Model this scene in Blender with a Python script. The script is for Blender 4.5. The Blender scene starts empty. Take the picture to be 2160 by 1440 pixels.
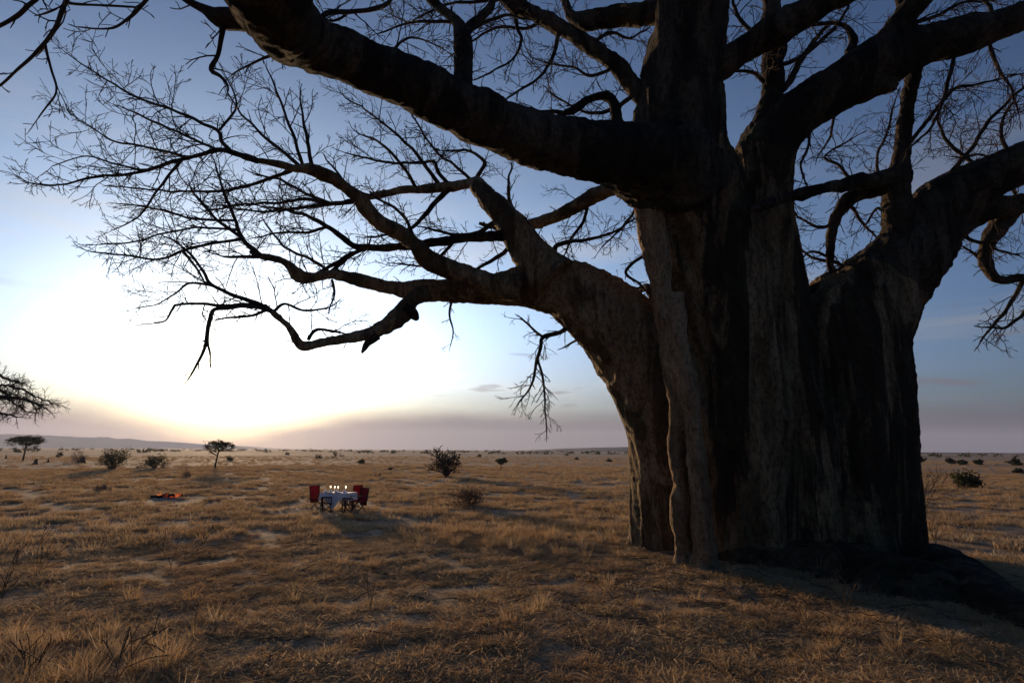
import bpy, math, random
import numpy as np
from mathutils import Vector, Matrix

S = bpy.context.scene
COL = S.collection
rad = math.radians
random.seed(7)
rng = np.random.default_rng(11)

# ------------------------------------------------------------------ camera
FPX, CW, CH = 1200.0, 2160.0, 1440.0          # focal length in photo pixels
CAM = np.array([0.0, 0.0, 2.5])
PITCH, ROLL = math.atan(229.0 / FPX), 0.0055
_F = np.array([0, math.cos(PITCH), math.sin(PITCH)])
_R0, _U0 = np.array([1.0, 0, 0]), np.array([0, -math.sin(PITCH), math.cos(PITCH)])
_R = math.cos(ROLL) * _R0 + math.sin(ROLL) * _U0
_U = -math.sin(ROLL) * _R0 + math.cos(ROLL) * _U0
cd = bpy.data.cameras.new('camera')
cam = bpy.data.objects.new('camera', cd)
COL.objects.link(cam)
cam.matrix_world = Matrix(((_R[0], _U[0], -_F[0], CAM[0]), (_R[1], _U[1], -_F[1], CAM[1]),
                           (_R[2], _U[2], -_F[2], CAM[2]), (0, 0, 0, 1)))
cd.sensor_width = 36.0
cd.lens = 36.0 * FPX / CW
cd.clip_start, cd.clip_end = 0.05, 40000
S.camera = cam


def ray(px, py):
    return _F + _R * ((px - CW / 2) / FPX) - _U * ((py - CH / 2) / FPX)


def at(px, py, z):
    """point of the place seen at a photo pixel, z metres in front of the lens"""
    return CAM + ray(px, py) * z


def on_ground(px, py):
    d = ray(px, py)
    t = CAM[2] / -d[2]
    p = CAM + d * t
    for _ in range(4):
        t = (CAM[2] - float(ground_h(p[0], p[1]))) / -d[2]
        p = CAM + d * t
    return p


# ------------------------------------------------------------------ sky, sun, exposure
SUN_D = ray(478, 824)
SUN_D = SUN_D / np.linalg.norm(SUN_D)
SUN_EL = math.asin(SUN_D[2])
SUN_AZ = math.atan2(SUN_D[0], SUN_D[1])        # clockwise from +Y

W = bpy.data.worlds.new('World')
S.world = W
W.use_nodes = True
W.cycles.sampling_method = 'MANUAL'
W.cycles.sample_map_resolution = 512
nt = W.node_tree
nt.nodes.clear()


class NT:
    """terse node building"""
    def __init__(s, tree):
        s.t = tree

    def n(s, typ, **kw):
        x = s.t.nodes.new(typ)
        for k, v in kw.items():
            setattr(x, k, v)
        return x

    def put(s, sock, v):
        if isinstance(v, bpy.types.NodeSocket):
            s.t.links.new(v, sock)
        elif v is not None:
            if sock.type == 'RGBA' and len(v) == 3:
                v = (*v, 1)
            sock.default_value = v

    def m(s, op, a, b=None, c=None, clamp=False):
        x = s.n('ShaderNodeMath', operation=op, use_clamp=clamp)
        for i, v in enumerate((a, b, c)):
            if v is not None:
                s.put(x.inputs[i], v)
        return x.outputs[0]

    def vm(s, op, a, b=None):
        x = s.n('ShaderNodeVectorMath', operation=op)
        s.put(x.inputs[0], a)
        if b is not None:
            s.put(x.inputs[1], b)
        return x.outputs['Value'] if op in ('DOT_PRODUCT', 'LENGTH') else x.outputs[0]

    def step(s, v, lo, hi, a=0.0, b=1.0):
        x = s.n('ShaderNodeMapRange', interpolation_type='SMOOTHSTEP')
        for k, q in zip(('Value', 'From Min', 'From Max', 'To Min', 'To Max'), (v, lo, hi, a, b)):
            s.put(x.inputs[k], q)
        return x.outputs[0]

    def mix(s, f, a, b, mode='MIX'):
        x = s.n('ShaderNodeMix', data_type='RGBA', blend_type=mode)
        s.put(x.inputs[0], f)
        s.put(x.inputs[6], a)
        s.put(x.inputs[7], b)
        return x.outputs[2]

    def noise(s, vec, scale, detail=4.0, rough=0.55, dist=0.0, out=0):
        x = s.n('ShaderNodeTexNoise')
        s.put(x.inputs['Vector'], vec)
        x.inputs['Scale'].default_value = scale
        x.inputs['Detail'].default_value = detail
        x.inputs['Roughness'].default_value = rough
        x.inputs['Distortion'].default_value = dist
        return x.outputs[out]

    def comb(s, x, y, z):
        c = s.n('ShaderNodeCombineXYZ')
        for i, v in enumerate((x, y, z)):
            s.put(c.inputs[i], v)
        return c.outputs[0]


w = NT(nt)
SKY_STRENGTH = 0.085
tc = w.n('ShaderNodeTexCoord').outputs['Generated']
sep = w.n('ShaderNodeSeparateXYZ')
nt.links.new(tc, sep.inputs[0])
elev = w.m('MULTIPLY', w.m('ARCSINE', sep.outputs[2]), 57.2958)
azim = w.m('MULTIPLY', w.m('ARCTAN2', sep.outputs[0], sep.outputs[1]), 57.2958)
ang = w.m('MULTIPLY', w.m('ARCCOSINE', w.m('MINIMUM', w.vm('DOT_PRODUCT', tc, tuple(SUN_D)), 0.99999)), 57.2958)
sky = w.n('ShaderNodeTexSky', sky_type='NISHITA')
sky.sun_disc = False
sky.sun_elevation = SUN_EL
sky.sun_rotation = SUN_AZ
sky.altitude = 1000
sky.air_density = 1.0
sky.dust_density = 2.0
sky.ozone_density = 4.0
base = w.mix(1.0, sky.outputs[0], (0.84, 1.02, 1.22), 'MULTIPLY')
# bright aureole round the low sun (thin high haze lit from behind)
daz = w.m('SUBTRACT', azim, math.degrees(SUN_AZ) + 7.0)
sdz = w.m('SUBTRACT', azim, math.degrees(SUN_AZ))
del_ = w.m('SUBTRACT', elev, math.degrees(SUN_EL))
# the glow of a sunset is drawn out along the horizon
gs = w.m('SQRT', w.m('ADD', w.m('POWER', w.m('MULTIPLY', daz, 0.55), 2.0), w.m('POWER', del_, 2.0)))


def scaled(colour, value):
    v_ = w.n('ShaderNodeVectorMath', operation='SCALE')
    v_.inputs[0].default_value = colour
    nt.links.new(value, v_.inputs['Scale'])
    return v_.outputs[0]


def fall(var, width, amp):
    return w.m('MULTIPLY', w.m('EXPONENT', w.m('MULTIPLY', var, -1 / width)), amp)


# low light is dimmed and reddened by the longer path through the air
ext = w.mix(w.step(elev, 1.0, 14.0), (0.80, 0.50, 0.22), (1, 1, 1))
glow = w.mix(1.0, scaled((0.64, 0.83, 1.04), fall(gs, 10.0, 34.0)), ext, 'MULTIPLY')
glow = w.vm('ADD', glow, scaled((1.0, 0.74, 0.34), fall(ang, 5.6, 44.0)))
col = w.vm('ADD', base, glow)
# high thin cloud streaks
cv = w.comb(w.m('MULTIPLY', azim, 0.035), w.m('MULTIPLY', elev, 0.16), 3.1)
ci = w.step(w.noise(cv, 1.5, 4, 0.55, 0.6), 0.50, 0.72)
ci = w.m('MULTIPLY', ci, w.step(elev, 3.5, 7.0))
ci = w.m('MULTIPLY', ci, w.step(elev, 34.0, 16.0))
col = w.mix(w.m('MULTIPLY', ci, 0.38), col, scaled((1.0, 0.94, 0.90), w.m('ADD', fall(gs, 14.0, 26.0), 1.6)))
# small flat grey clouds
cv2 = w.comb(w.m('MULTIPLY', azim, 0.11), w.m('MULTIPLY', elev, 0.62), 8.7)
sc_ = w.step(w.noise(cv2, 1.0, 3, 0.5, 0.3), 0.63, 0.72)
sc_ = w.m('MULTIPLY', sc_, w.m('MULTIPLY', w.step(elev, 3.0, 5.0), w.step(elev, 15.0, 10.0)))
col = w.mix(w.m('MULTIPLY', sc_, w.step(ang, 12, 30, 0.1, 0.55)), col, (1.9, 1.55, 1.7))
# haze bank lying on the horizon
bn = w.noise(w.comb(w.m('MULTIPLY', azim, 0.05), w.m('MULTIPLY', elev, 0.22), 1.3), 1.6, 3, 0.55)
btop = w.m('SUBTRACT', w.m('ADD', w.m('MULTIPLY', bn, 1.6), 2.3), w.m('MULTIPLY', w.m('EXPONENT', w.m('MULTIPLY', w.m('POWER', w.m('DIVIDE', sdz, 7.0), 2.0), -1.0)), 2.0))
bank = w.step(w.m('SUBTRACT', elev, btop), 1.3, -1.0)
soft = w.step(elev, 7.5, 2.5)
bcol = w.vm('ADD', w.vm('ADD', scaled((1.0, 0.58, 0.20), fall(ang, 5.2, 22.0)), scaled((1.0, 0.80, 0.84), fall(ang, 19.0, 3.8))), (0.60, 0.72, 1.15))
col = w.mix(w.m('MULTIPLY', soft, 0.45), col, bcol)
col = w.mix(w.m('MULTIPLY', bank, 0.965), col, bcol)
bg = w.n('ShaderNodeBackground')
nt.links.new(col, bg.inputs['Color'])
bg.inputs['Strength'].default_value = SKY_STRENGTH
nt.links.new(bg.outputs[0], w.n('ShaderNodeOutputWorld').inputs['Surface'])

sl = bpy.data.lights.new('sun', 'SUN')
sl.energy = 5.0
sl.color = (1.0, 0.66, 0.37)
sl.angle = rad(2.0)
sun = bpy.data.objects.new('sun', sl)
COL.objects.link(sun)
sun.rotation_mode = 'QUATERNION'
sun.rotation_quaternion = Vector(SUN_D).to_track_quat('Z', 'Y')

vsn = S.view_settings
vsn.view_transform = 'Standard'
vsn.look = 'None'
vsn.exposure = 0.0
vsn.gamma = 1.0
vsn.use_curve_mapping = False
S.render.engine = 'CYCLES'
cy = S.cycles
cy.use_denoising = True
cy.denoiser = 'OPENIMAGEDENOISE'
cy.max_bounces = 5
cy.use_adaptive_sampling = True
cy.adaptive_threshold = 0.02
cy.diffuse_bounces = 2
cy.glossy_bounces = 2
cy.transmission_bounces = 4
cy.volume_bounces = 1
cy.transparent_max_bounces = 8
cy.sample_clamp_indirect = 6.0
cy.caustics_reflective = False
cy.caustics_refractive = False

# ------------------------------------------------------------------ helpers


def _hash(ix, iy, iz, seed):
    n = (ix * 374761393 + iy * 668265263 + iz * 2147483647 + seed * 974634777) & 0xFFFFFFFF
    n = ((n ^ (n >> 13)) * 1274126177) & 0xFFFFFFFF
    n = n ^ (n >> 16)
    return (n & 0xFFFF) / 65535.0


def vnoise(P, seed=0):
    """value noise, P (...,3) -> 0..1"""
    P = np.asarray(P, float)
    i = np.floor(P).astype(np.int64)
    f = P - i
    f = f * f * (3 - 2 * f)
    r = 0
    for dx in (0, 1):
        for dy in (0, 1):
            for dz in (0, 1):
                wgt = ((f[..., 0] if dx else 1 - f[..., 0]) * (f[..., 1] if dy else 1 - f[..., 1])
                       * (f[..., 2] if dz else 1 - f[..., 2]))
                r = r + wgt * _hash(i[..., 0] + dx, i[..., 1] + dy, i[..., 2] + dz, seed)
    return r


def n2(x, y, s, seed=0):
    x, y = np.broadcast_arrays(np.asarray(x, float), np.asarray(y, float))
    return vnoise(np.stack([x * s, y * s, np.full_like(x, 0.37)], -1), seed) - 0.5


TREE_C = np.array([6.9, 14.6])


def ground_h(x, y):
    r = np.hypot(x, y)
    h = 0.10 * n2(x, y, 0.35, 1) + 0.05 * n2(x, y, 1.1, 2) + 0.025 * n2(x, y, 3.1, 3)
    h = h + np.clip((r - 25) / 60, 0, 1) * 0.28 * n2(x, y, 0.035, 4)
    h = h + np.clip((r - 150) / 400, 0, 1) * 0.9 * n2(x, y, 0.008, 5)
    d = np.hypot(x - TREE_C[0], y - TREE_C[1])
    h = h + 0.06 * np.clip(1 - (d - 3.0) / 2.5, 0, 1) ** 2 * (d > 0)
    return h


def mesh_np(name, V, F, smooth=True):
    """F: list of (n,k) int arrays"""
    me = bpy.data.meshes.new(name)
    V = np.asarray(V, np.float32).reshape(-1, 3)
    F = [np.asarray(f, np.int32) for f in (F if isinstance(F, list) else [F]) if len(f)]
    me.vertices.add(len(V))
    me.vertices.foreach_set('co', V.ravel())
    nl = sum(f.size for f in F)
    nf = sum(len(f) for f in F)
    me.loops.add(nl)
    me.polygons.add(nf)
    me.loops.foreach_set('vertex_index', np.concatenate([f.ravel() for f in F]))
    tot = np.concatenate([np.full(len(f), f.shape[1], np.int32) for f in F])
    me.polygons.foreach_set('loop_start', np.concatenate([[0], np.cumsum(tot)[:-1]]).astype(np.int32))
    me.polygons.foreach_set('loop_total', tot)
    me.polygons.foreach_set('use_smooth', np.full(nf, smooth))
    me.update(calc_edges=True)
    return me


class MB:
    """collects pieces of ONE part"""
    def __init__(s):
        s.V, s.Q, s.T, s.n = [], [], [], 0

    def add(s, V, Q=None, T=None):
        V = np.asarray(V, float).reshape(-1, 3)
        s.V.append(V)
        if Q is not None and len(Q):
            s.Q.append(np.asarray(Q) + s.n)
        if T is not None and len(T):
            s.T.append(np.asarray(T) + s.n)
        s.n += len(V)

    def box(s, c, size, rot=None, taper=1.0):
        h = np.array(size) / 2
        V = np.array([[x, y, z] for z in (-1, 1) for y in (-1, 1) for x in (-1, 1)], float)
        V[V[:, 2] > 0, :2] *= taper
        V = V * h
        if rot is not None:
            V = V @ np.array(rot).T
        s.add(V + np.array(c), [[0, 2, 3, 1], [4, 5, 7, 6], [0, 1, 5, 4], [2, 6, 7, 3], [0, 4, 6, 2], [1, 3, 7, 5]])

    def bar(s, a, b, w_, d_):
        a, b = np.array(a, float), np.array(b, float)
        t = b - a
        L = np.linalg.norm(t)
        t = t / L
        ref = np.array([0, 0, 1.0]) if abs(t[2]) < 0.9 else np.array([1.0, 0, 0])
        u = np.cross(t, ref)
        u /= np.linalg.norm(u)
        v = np.cross(u, t)
        s.box((a + b) / 2, (w_, d_, L), np.stack([u, v, t], 1))

    def tube(s, P, R, k=6, cap=True):
        V, Q, T = tube_arrays(P, R, k, cap)
        s.add(V, Q, T)

    def lathe(s, c, prof, k=10):
        c = np.array(c, float)
        a = np.arange(k) * 2 * np.pi / k
        V = np.concatenate([np.stack([r * np.cos(a), r * np.sin(a), np.full(k, z)], 1) for r, z in prof]) + c
        i = np.arange(k)
        Q = np.concatenate([np.stack([j * k + i, j * k + (i + 1) % k, (j + 1) * k + (i + 1) % k, (j + 1) * k + i], 1)
                            for j in range(len(prof) - 1)])
        s.add(V, Q)

    def build(s, name, mat, parent=None, loc=(0, 0, 0), smooth=True):
        V = np.concatenate(s.V) - np.array(loc)
        F = []
        if s.Q:
            F.append(np.concatenate(s.Q))
        if s.T:
            F.append(np.concatenate(s.T))
        return link(name, mesh_np(name, V, F, smooth), mat, parent)


def tube_arrays(P, R, k=6, cap=True):
    P = np.asarray(P, float)
    R = np.asarray(R, float)
    n = len(P)
    T_ = np.gradient(P, axis=0)
    T_ /= np.linalg.norm(T_, axis=1, keepdims=True) + 1e-9
    u = np.zeros_like(P)
    ref = np.array([0, 0, 1.0]) if abs(T_[0, 2]) < 0.8 else np.array([1.0, 0, 0])
    a = np.cross(T_[0], ref)
    u[0] = a / np.linalg.norm(a)
    for i in range(1, n):
        a = u[i - 1] - T_[i] * np.dot(u[i - 1], T_[i])
        u[i] = a / (np.linalg.norm(a) + 1e-9)
    v = np.cross(T_, u)
    ph = np.arange(k) * 2 * np.pi / k
    V = (P[:, None] + R[:, None, None] * (np.cos(ph)[None, :, None] * u[:, None] + np.sin(ph)[None, :, None] * v[:, None])).reshape(-1, 3)
    i = np.arange(k)
    j = np.arange(n - 1)[:, None]
    Q = np.stack([j * k + i, j * k + (i + 1) % k, (j + 1) * k + (i + 1) % k, (j + 1) * k + i], -1).reshape(-1, 4)
    T = None
    if cap:
        V = np.concatenate([V, P[:1], P[-1:]])
        a0, a1 = n * k, n * k + 1
        T = np.concatenate([np.stack([np.full(k, a0), (i + 1) % k, i], 1),
                            np.stack([np.full(k, a1), (n - 1) * k + i, (n - 1) * k + (i + 1) % k], 1)])
    return V, Q, T


def link(name, data, mat=None, parent=None):
    o = bpy.data.objects.new(name, data)
    COL.objects.link(o)
    if mat is not None:
        data.materials.append(mat)
    if parent is not None:
        o.parent = parent
    return o


def empty(name, loc, label, cat, group=None, rotz=0.0):
    o = bpy.data.objects.new(name, None)
    COL.objects.link(o)
    o.location = loc
    o.rotation_euler = (0, 0, rotz)
    return tag(o, label, cat, group)


def tag(o, label=None, cat=None, group=None, kind=None):
    for k, v in (('label', label), ('category', cat), ('group', group), ('kind', kind)):
        if v:
            o[k] = v
    return o


def resample(pts, step):
    """Catmull-Rom through rows of pts (first 3 columns are xyz)"""
    p = np.asarray(pts, float)
    p = np.concatenate([[2 * p[0] - p[1]], p, [2 * p[-1] - p[-2]]])
    out = []
    for i in range(1, len(p) - 2):
        n = max(2, int(np.ceil(np.linalg.norm(p[i + 1, :3] - p[i, :3]) / step)))
        t = (np.arange(n) / n)[:, None]
        a, b, c, d = p[i - 1], p[i], p[i + 1], p[i + 2]
        out.append(0.5 * (2 * b + (c - a) * t + (2 * a - 5 * b + 4 * c - d) * t ** 2 + (3 * b - a - 3 * c + d) * t ** 3))
    out.append(p[-2:-1])
    return np.concatenate(out)


# ------------------------------------------------------------------ materials


def material(name):
    m = bpy.data.materials.new(name)
    m.use_nodes = True
    t = m.node_tree
    b = t.nodes['Principled BSDF']
    b.inputs['Specular IOR Level'].default_value = 0.2
    return m, NT(t), b


def plain(name, c, rough=0.8, var=0.15, scale=6.0, metal=0.0):
    m, k, b = material(name)
    co = k.n('ShaderNodeTexCoord').outputs['Object']
    f = k.noise(co, scale, 4)
    c = np.array(c)
    k.put(b.inputs['Base Color'], k.mix(f, tuple(c * (1 - var)), tuple(np.minimum(c * (1 + var), 1))))
    b.inputs['Roughness'].default_value = rough
    b.inputs['Metallic'].default_value = metal
    return m


def bark_material(name, dark, mid, pale, stain=1.0):
    m, k, b = material(name)
    co = k.n('ShaderNodeTexCoord').outputs['Object']
    s = k.n('ShaderNodeSeparateXYZ')
    k.t.links.new(co, s.inputs[0])
    stv = k.comb(s.outputs[0], s.outputs[1], k.m('MULTIPLY', s.outputs[2], 0.16))
    st2 = k.comb(s.outputs[0], s.outputs[1], k.m('MULTIPLY', s.outputs[2], 0.4))
    a = k.noise(stv, 2.6, 6, 0.6, 0.4)
    fine = k.noise(st2, 15, 6, 0.68, 0.4)
    c = k.mix(k.step(a, 0.36, 0.68), mid, pale)
    c = k.mix(k.m('MULTIPLY', k.step(fine, 0.44, 0.64), 0.6), c, dark)
    st = k.step(k.noise(stv, 0.95, 8, 0.66, 1.0), 0.46, 0.55)
    c = k.mix(k.m('MULTIPLY', st, 0.85 * stain), c, dark)
    mo = k.step(k.noise(co, 0.9, 5, 0.6), 0.56, 0.68)
    c = k.mix(k.m('MULTIPLY', mo, 0.55 * stain), c, (0.075, 0.078, 0.036))
    k.put(b.inputs['Base Color'], c)
    b.inputs['Roughness'].default_value = 0.92
    wrk = k.step(k.noise(k.comb(s.outputs[0], s.outputs[1], k.m('MULTIPLY', s.outputs[2], 5.0)), 3.2, 5, 0.6, 0.9), 0.55, 0.66)
    k.put(b.inputs['Base Color'], k.mix(k.m('MULTIPLY', wrk, 0.35), c, dark))
    bm = k.n('ShaderNodeBump')
    bm.inputs['Strength'].default_value = 1.0
    bm.inputs['Distance'].default_value = 0.10
    wr = k.noise(k.comb(s.outputs[0], s.outputs[1], k.m('MULTIPLY', s.outputs[2], 5.0)), 3.2, 5, 0.6, 0.9)
    hh = k.m('ADD', k.m('ADD', k.m('MULTIPLY', k.noise(stv, 7.0, 8, 0.65, 0.5), 1.3), k.m('MULTIPLY', fine, 0.4)), k.m('MULTIPLY', wr, 0.55))
    vo = k.n('ShaderNodeTexVoronoi', feature='F1')
    k.put(vo.inputs['Vector'], k.comb(s.outputs[0], s.outputs[1], k.m('MULTIPLY', s.outputs[2], 0.55)))
    vo.inputs['Scale'].default_value = 1.35
    vo.inputs['Randomness'].default_value = 1.0
    scar = k.step(k.m('ADD', vo.outputs['Distance'], k.m('MULTIPLY', fine, 0.12)), 0.20, 0.13)
    hh = k.m('SUBTRACT', hh, k.m('MULTIPLY', scar, 1.1))
    k.put(bm.inputs['Height'], hh)
    k.put(b.inputs['Normal'], bm.outputs[0])
    return m


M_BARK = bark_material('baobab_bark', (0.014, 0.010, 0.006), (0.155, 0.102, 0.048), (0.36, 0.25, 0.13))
M_SHADE_LIMB = bark_material('baobab_limb_bark', (0.012, 0.0095, 0.007), (0.068, 0.050, 0.032), (0.13, 0.098, 0.064), 1.0)  # trunk bark darkened: the upper limbs' shade is put into the colour
M_LIT_RIB = bark_material('lit_rib_bark', (0.05, 0.032, 0.018), (0.34, 0.215, 0.11), (0.55, 0.38, 0.21), 0.5)  # warm light on the left ribs, painted in as paler bark
M_LIT_STEM = bark_material('lit_stem_bark', (0.036, 0.026, 0.013), (0.29, 0.20, 0.10), (0.47, 0.345, 0.20), 0.85)  # sky glow on the left stem and its limbs, put into the colour
M_SHADE_ROOT = bark_material('shaded_root_bark', (0.010, 0.0075, 0.005), (0.062, 0.042, 0.022), (0.13, 0.092, 0.05), 1.0)  # bark darkened to carry the shade at the foot of the tree
M_TWIG = plain('twig_bark', (0.055, 0.040, 0.030), 0.9, 0.4, 9)
M_STALK = plain('dry_stalk', (0.10, 0.072, 0.048), 0.9, 0.3, 9)
M_FARBARK = plain('far_tree_bark', (0.06, 0.045, 0.035), 0.9, 0.3, 3)


def leaf_material(name, c):
    m, k, b = material(name)
    oi = k.n('ShaderNodeNewGeometry').outputs['Random Per Island']
    c = np.array(c)
    cc = k.mix(oi, tuple(c * 0.55), tuple(c * 1.4))
    k.put(b.inputs['Base Color'], cc)
    b.inputs['Roughness'].default_value = 0.75
    tr = k.n('ShaderNodeBsdfTranslucent')
    k.put(tr.inputs[0], cc)
    mx = k.n('ShaderNodeMixShader')
    mx.inputs[0].default_value = 0.3
    k.t.links.new(b.outputs[0], mx.inputs[1])
    k.t.links.new(tr.outputs[0], mx.inputs[2])
    k.t.links.new(mx.outputs[0], k.t.nodes['Material Output'].inputs['Surface'])
    return m


M_LEAF = leaf_material('acacia_leaf', (0.085, 0.088, 0.040))
M_LEAF2 = leaf_material('bush_leaf', (0.135, 0.125, 0.062))
M_LEAF3 = leaf_material('dry_bush_leaf', (0.27, 0.19, 0.125))


def grass_material(name, cols):
    m, k, b = material(name)
    oi = k.n('ShaderNodeObjectInfo').outputs['Random']
    isl = k.n('ShaderNodeNewGeometry').outputs['Random Per Island']
    cr = k.n('ShaderNodeValToRGB')
    el = cr.color_ramp.elements
    while len(el) < len(cols):
        el.new(0.5)
    for i, c in enumerate(cols):
        el[i].position = i / (len(cols) - 1)
        el[i].color = (*c, 1)
    k.put(cr.inputs[0], k.m('FRACT', k.m('ADD', oi, k.m('MULTIPLY', isl, 0.35))))
    lo = k.n('ShaderNodeObjectInfo').outputs['Location']
    big = k.step(k.noise(lo, 0.22, 4, 0.6), 0.40, 0.62)
    gc = k.mix(k.m('MULTIPLY', big, 0.55), cr.outputs[0], (0.46, 0.275, 0.13))
    gc = k.mix(k.m('MULTIPLY', k.step(k.noise(lo, 0.6, 4, 0.6), 0.50, 0.66), 0.5), gc, (0.25, 0.185, 0.085))
    k.put(b.inputs['Base Color'], gc)
    b.inputs['Roughness'].default_value = 0.7
    tr = k.n('ShaderNodeBsdfTranslucent')
    k.put(tr.inputs[0], gc)
    mx = k.n('ShaderNodeMixShader')
    mx.inputs[0].default_value = 0.4
    k.t.links.new(b.outputs[0], mx.inputs[1])
    k.t.links.new(tr.outputs[0], mx.inputs[2])
    k.t.links.new(mx.outputs[0], k.t.nodes['Material Output'].inputs['Surface'])
    return m


M_GRASS = grass_material('dry_grass_straw', [(0.52, 0.325, 0.15), (0.72, 0.52, 0.28), (0.56, 0.38, 0.20), (0.76, 0.60, 0.38), (0.38, 0.255, 0.14), (0.66, 0.43, 0.20)])


def ground_material():
    m, k, b = material('savanna_ground')
    co = k.n('ShaderNodeTexCoord').outputs['Object']
    big = k.noise(co, 0.045, 6, 0.6, 0.6)
    mid = k.noise(co, 0.33, 6, 0.62, 0.5)
    sml = k.noise(co, 2.4, 7, 0.66, 0.4)
    fin = k.noise(co, 19.0, 5, 0.7)
    soil = k.mix(k.step(k.m('ADD', k.m('MULTIPLY', sml, 0.5), k.m('MULTIPLY', fin, 0.5)), 0.36, 0.64), (0.16, 0.107, 0.065), (0.33, 0.225, 0.14))
    straw = k.mix(k.step(fin, 0.3, 0.7), (0.36, 0.23, 0.125), (0.62, 0.43, 0.255))
    pale = k.mix(k.step(sml, 0.3, 0.7), (0.42, 0.30, 0.195), (0.60, 0.45, 0.30))
    cover = k.step(k.m('ADD', k.m('ADD', k.m('MULTIPLY', mid, 0.5), k.m('MULTIPLY', sml, 0.5)), k.m('MULTIPLY', fin, 0.3)), 0.52, 0.72)
    c = k.mix(cover, soil, straw)
    dist = k.vm('LENGTH', co)
    far = k.step(dist, 25, 110)
    c = k.mix(k.m('MULTIPLY', k.m('MULTIPLY', far, 0.8), k.step(k.m('ADD', big, k.m('MULTIPLY', mid, 0.35)), 0.52, 0.82)), c, pale)
    dk = k.step(k.noise(co, 0.11, 6, 0.65, 1.0), 0.53, 0.68)
    c = k.mix(k.m('MULTIPLY', k.m('MULTIPLY', dk, far), 0.55), c, (0.11, 0.08, 0.065))
    sep_ = k.n('ShaderNodeSeparateXYZ')
    k.t.links.new(co, sep_.inputs[0])
    # bush country further out: darker scrub on the plain
    scrub = k.step(k.noise(co, 0.006, 6, 0.65, 0.8), 0.44, 0.60)
    c = k.mix(k.m('MULTIPLY', k.m('MULTIPLY', scrub, k.step(dist, 160, 500)), 0.75), c, (0.06, 0.05, 0.04))
    k.put(b.inputs['Base Color'], c)
    b.inputs['Roughness'].default_value = 0.95
    bm = k.n('ShaderNodeBump')
    bm.inputs['Strength'].default_value = 1.0
    bm.inputs['Distance'].default_value = 0.16
    k.put(bm.inputs['Height'], k.m('ADD', k.m('MULTIPLY', sml, 1.0), k.m('MULTIPLY', fin, 0.35)))
    k.put(b.inputs['Normal'], bm.outputs[0])
    return m


M_GROUND = ground_material()

# ------------------------------------------------------------------ ground
NA, RMAX = 420, 7800.0
rings = np.concatenate([np.linspace(0.5, 30, 120), 30 * (RMAX / 30) ** (np.arange(1, 150) / 149)])
th = np.arange(NA) * 2 * np.pi / NA
gx = (rings[:, None] * np.sin(th)).ravel()
gy = (rings[:, None] * np.cos(th)).ravel()
GV = np.stack([gx, gy, ground_h(gx, gy)], 1)
GV = np.concatenate([GV, [[0, 0, float(ground_h(0.0, 0.0))]]])
i = np.arange(NA)
j = np.arange(len(rings) - 1)[:, None]
GQ = np.stack([j * NA + i, (j + 1) * NA + i, (j + 1) * NA + (i + 1) % NA, j * NA + (i + 1) % NA], -1).reshape(-1, 4)
GT = np.stack([np.full(NA, len(GV) - 1), i, (i + 1) % NA], 1)
tag(link('ground', mesh_np('ground', GV, [GQ, GT]), M_GROUND), kind='structure')

# hills beyond the plain
M_HILL = plain('hill_scrub', (0.058, 0.055, 0.062), 0.95, 0.35, 0.004)


def hill(name, prof, dist, depth):
    """prof: (photo x, photo y of the skyline); a ridge with a long front slope"""
    xs = np.linspace(prof[0][0], prof[-1][0], 160)
    ys = np.interp(xs, [p[0] for p in prof], [p[1] for p in prof])
    V, nrow = [], 14
    for a in range(nrow):
        t = a / (nrow - 1)
        for q, (x, y) in enumerate(zip(xs, ys)):
            d = ray(x, y)
            d = d / np.hypot(d[0], d[1])
            top = CAM[2] + d[2] * dist
            e = top * (1 - abs(t - 0.5) * 2) ** 0.9
            rr = dist + (t - 0.5) * depth
            wv = (vnoise(np.array([x * 0.03, t * 6.0, dist * 0.01]), 9) - 0.5)
            e = e * (1 + 0.35 * wv * (abs(t - 0.5) > 0.05)) + top * 0.06 * (vnoise(np.array([x * 0.11, 2.0, dist]), 4) - 0.5) - 2
            V.append((d[0] * rr, d[1] * rr, e))
    n = len(xs)
    a, q = np.meshgrid(np.arange(nrow - 1), np.arange(n - 1), indexing='ij')
    Q = np.stack([a * n + q, a * n + q + 1, (a + 1) * n + q + 1, (a + 1) * n + q], -1).reshape(-1, 4)
    return tag(link(name, mesh_np(name, V, Q), M_HILL), kind='structure')


hill('mountain_range', [(-900, 929.8), (-400, 914.2), (-150, 909.6), (0, 912.7), (60, 912.7), (120, 916.6), (180, 919.7), (225, 918.9), (245, 922.8), (272, 921.3), (300, 926.7), (360, 929.8), (420, 934.5), (520, 940.0), (620, 947.0)], 6700, 900)
hill('ridge', [(1020, 951), (1100, 948.5), (1180, 944), (1250, 941.5), (1330, 940), (1500, 943), (1700, 948), (1900, 951), (2160, 953), (2500, 958), (3000, 963)], 1800, 500)

# ------------------------------------------------------------------ the baobab
TREE_LOC = np.array([TREE_C[0], TREE_C[1], 0.0])
tree = empty('baobab_tree', TREE_LOC, 'giant bare baobab with a massive fluted trunk and spreading leafless limbs', 'tree')


class Limb:
    def __init__(s, key, pts, z, cut=None):
        """pts: (photo x, photo y, photo width); z: distances from the lens"""
        s.key = key
        p = np.array(pts, float)
        zz = np.interp(np.linspace(0, 1, len(p)), np.linspace(0, 1, len(z)), z)
        s.px, s.z = p, zz
        P = np.array([at(a, b, c) for (a, b, _), c in zip(p, zz)])
        s.P, s.R = P, p[:, 2] / 2 * zz / FPX
        s.cut = cut
        s.kids = []


limbs = {}


def limb(key, pts, z, cut=None):
    limbs[key] = Limb(key, pts, z, cut)


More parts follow.
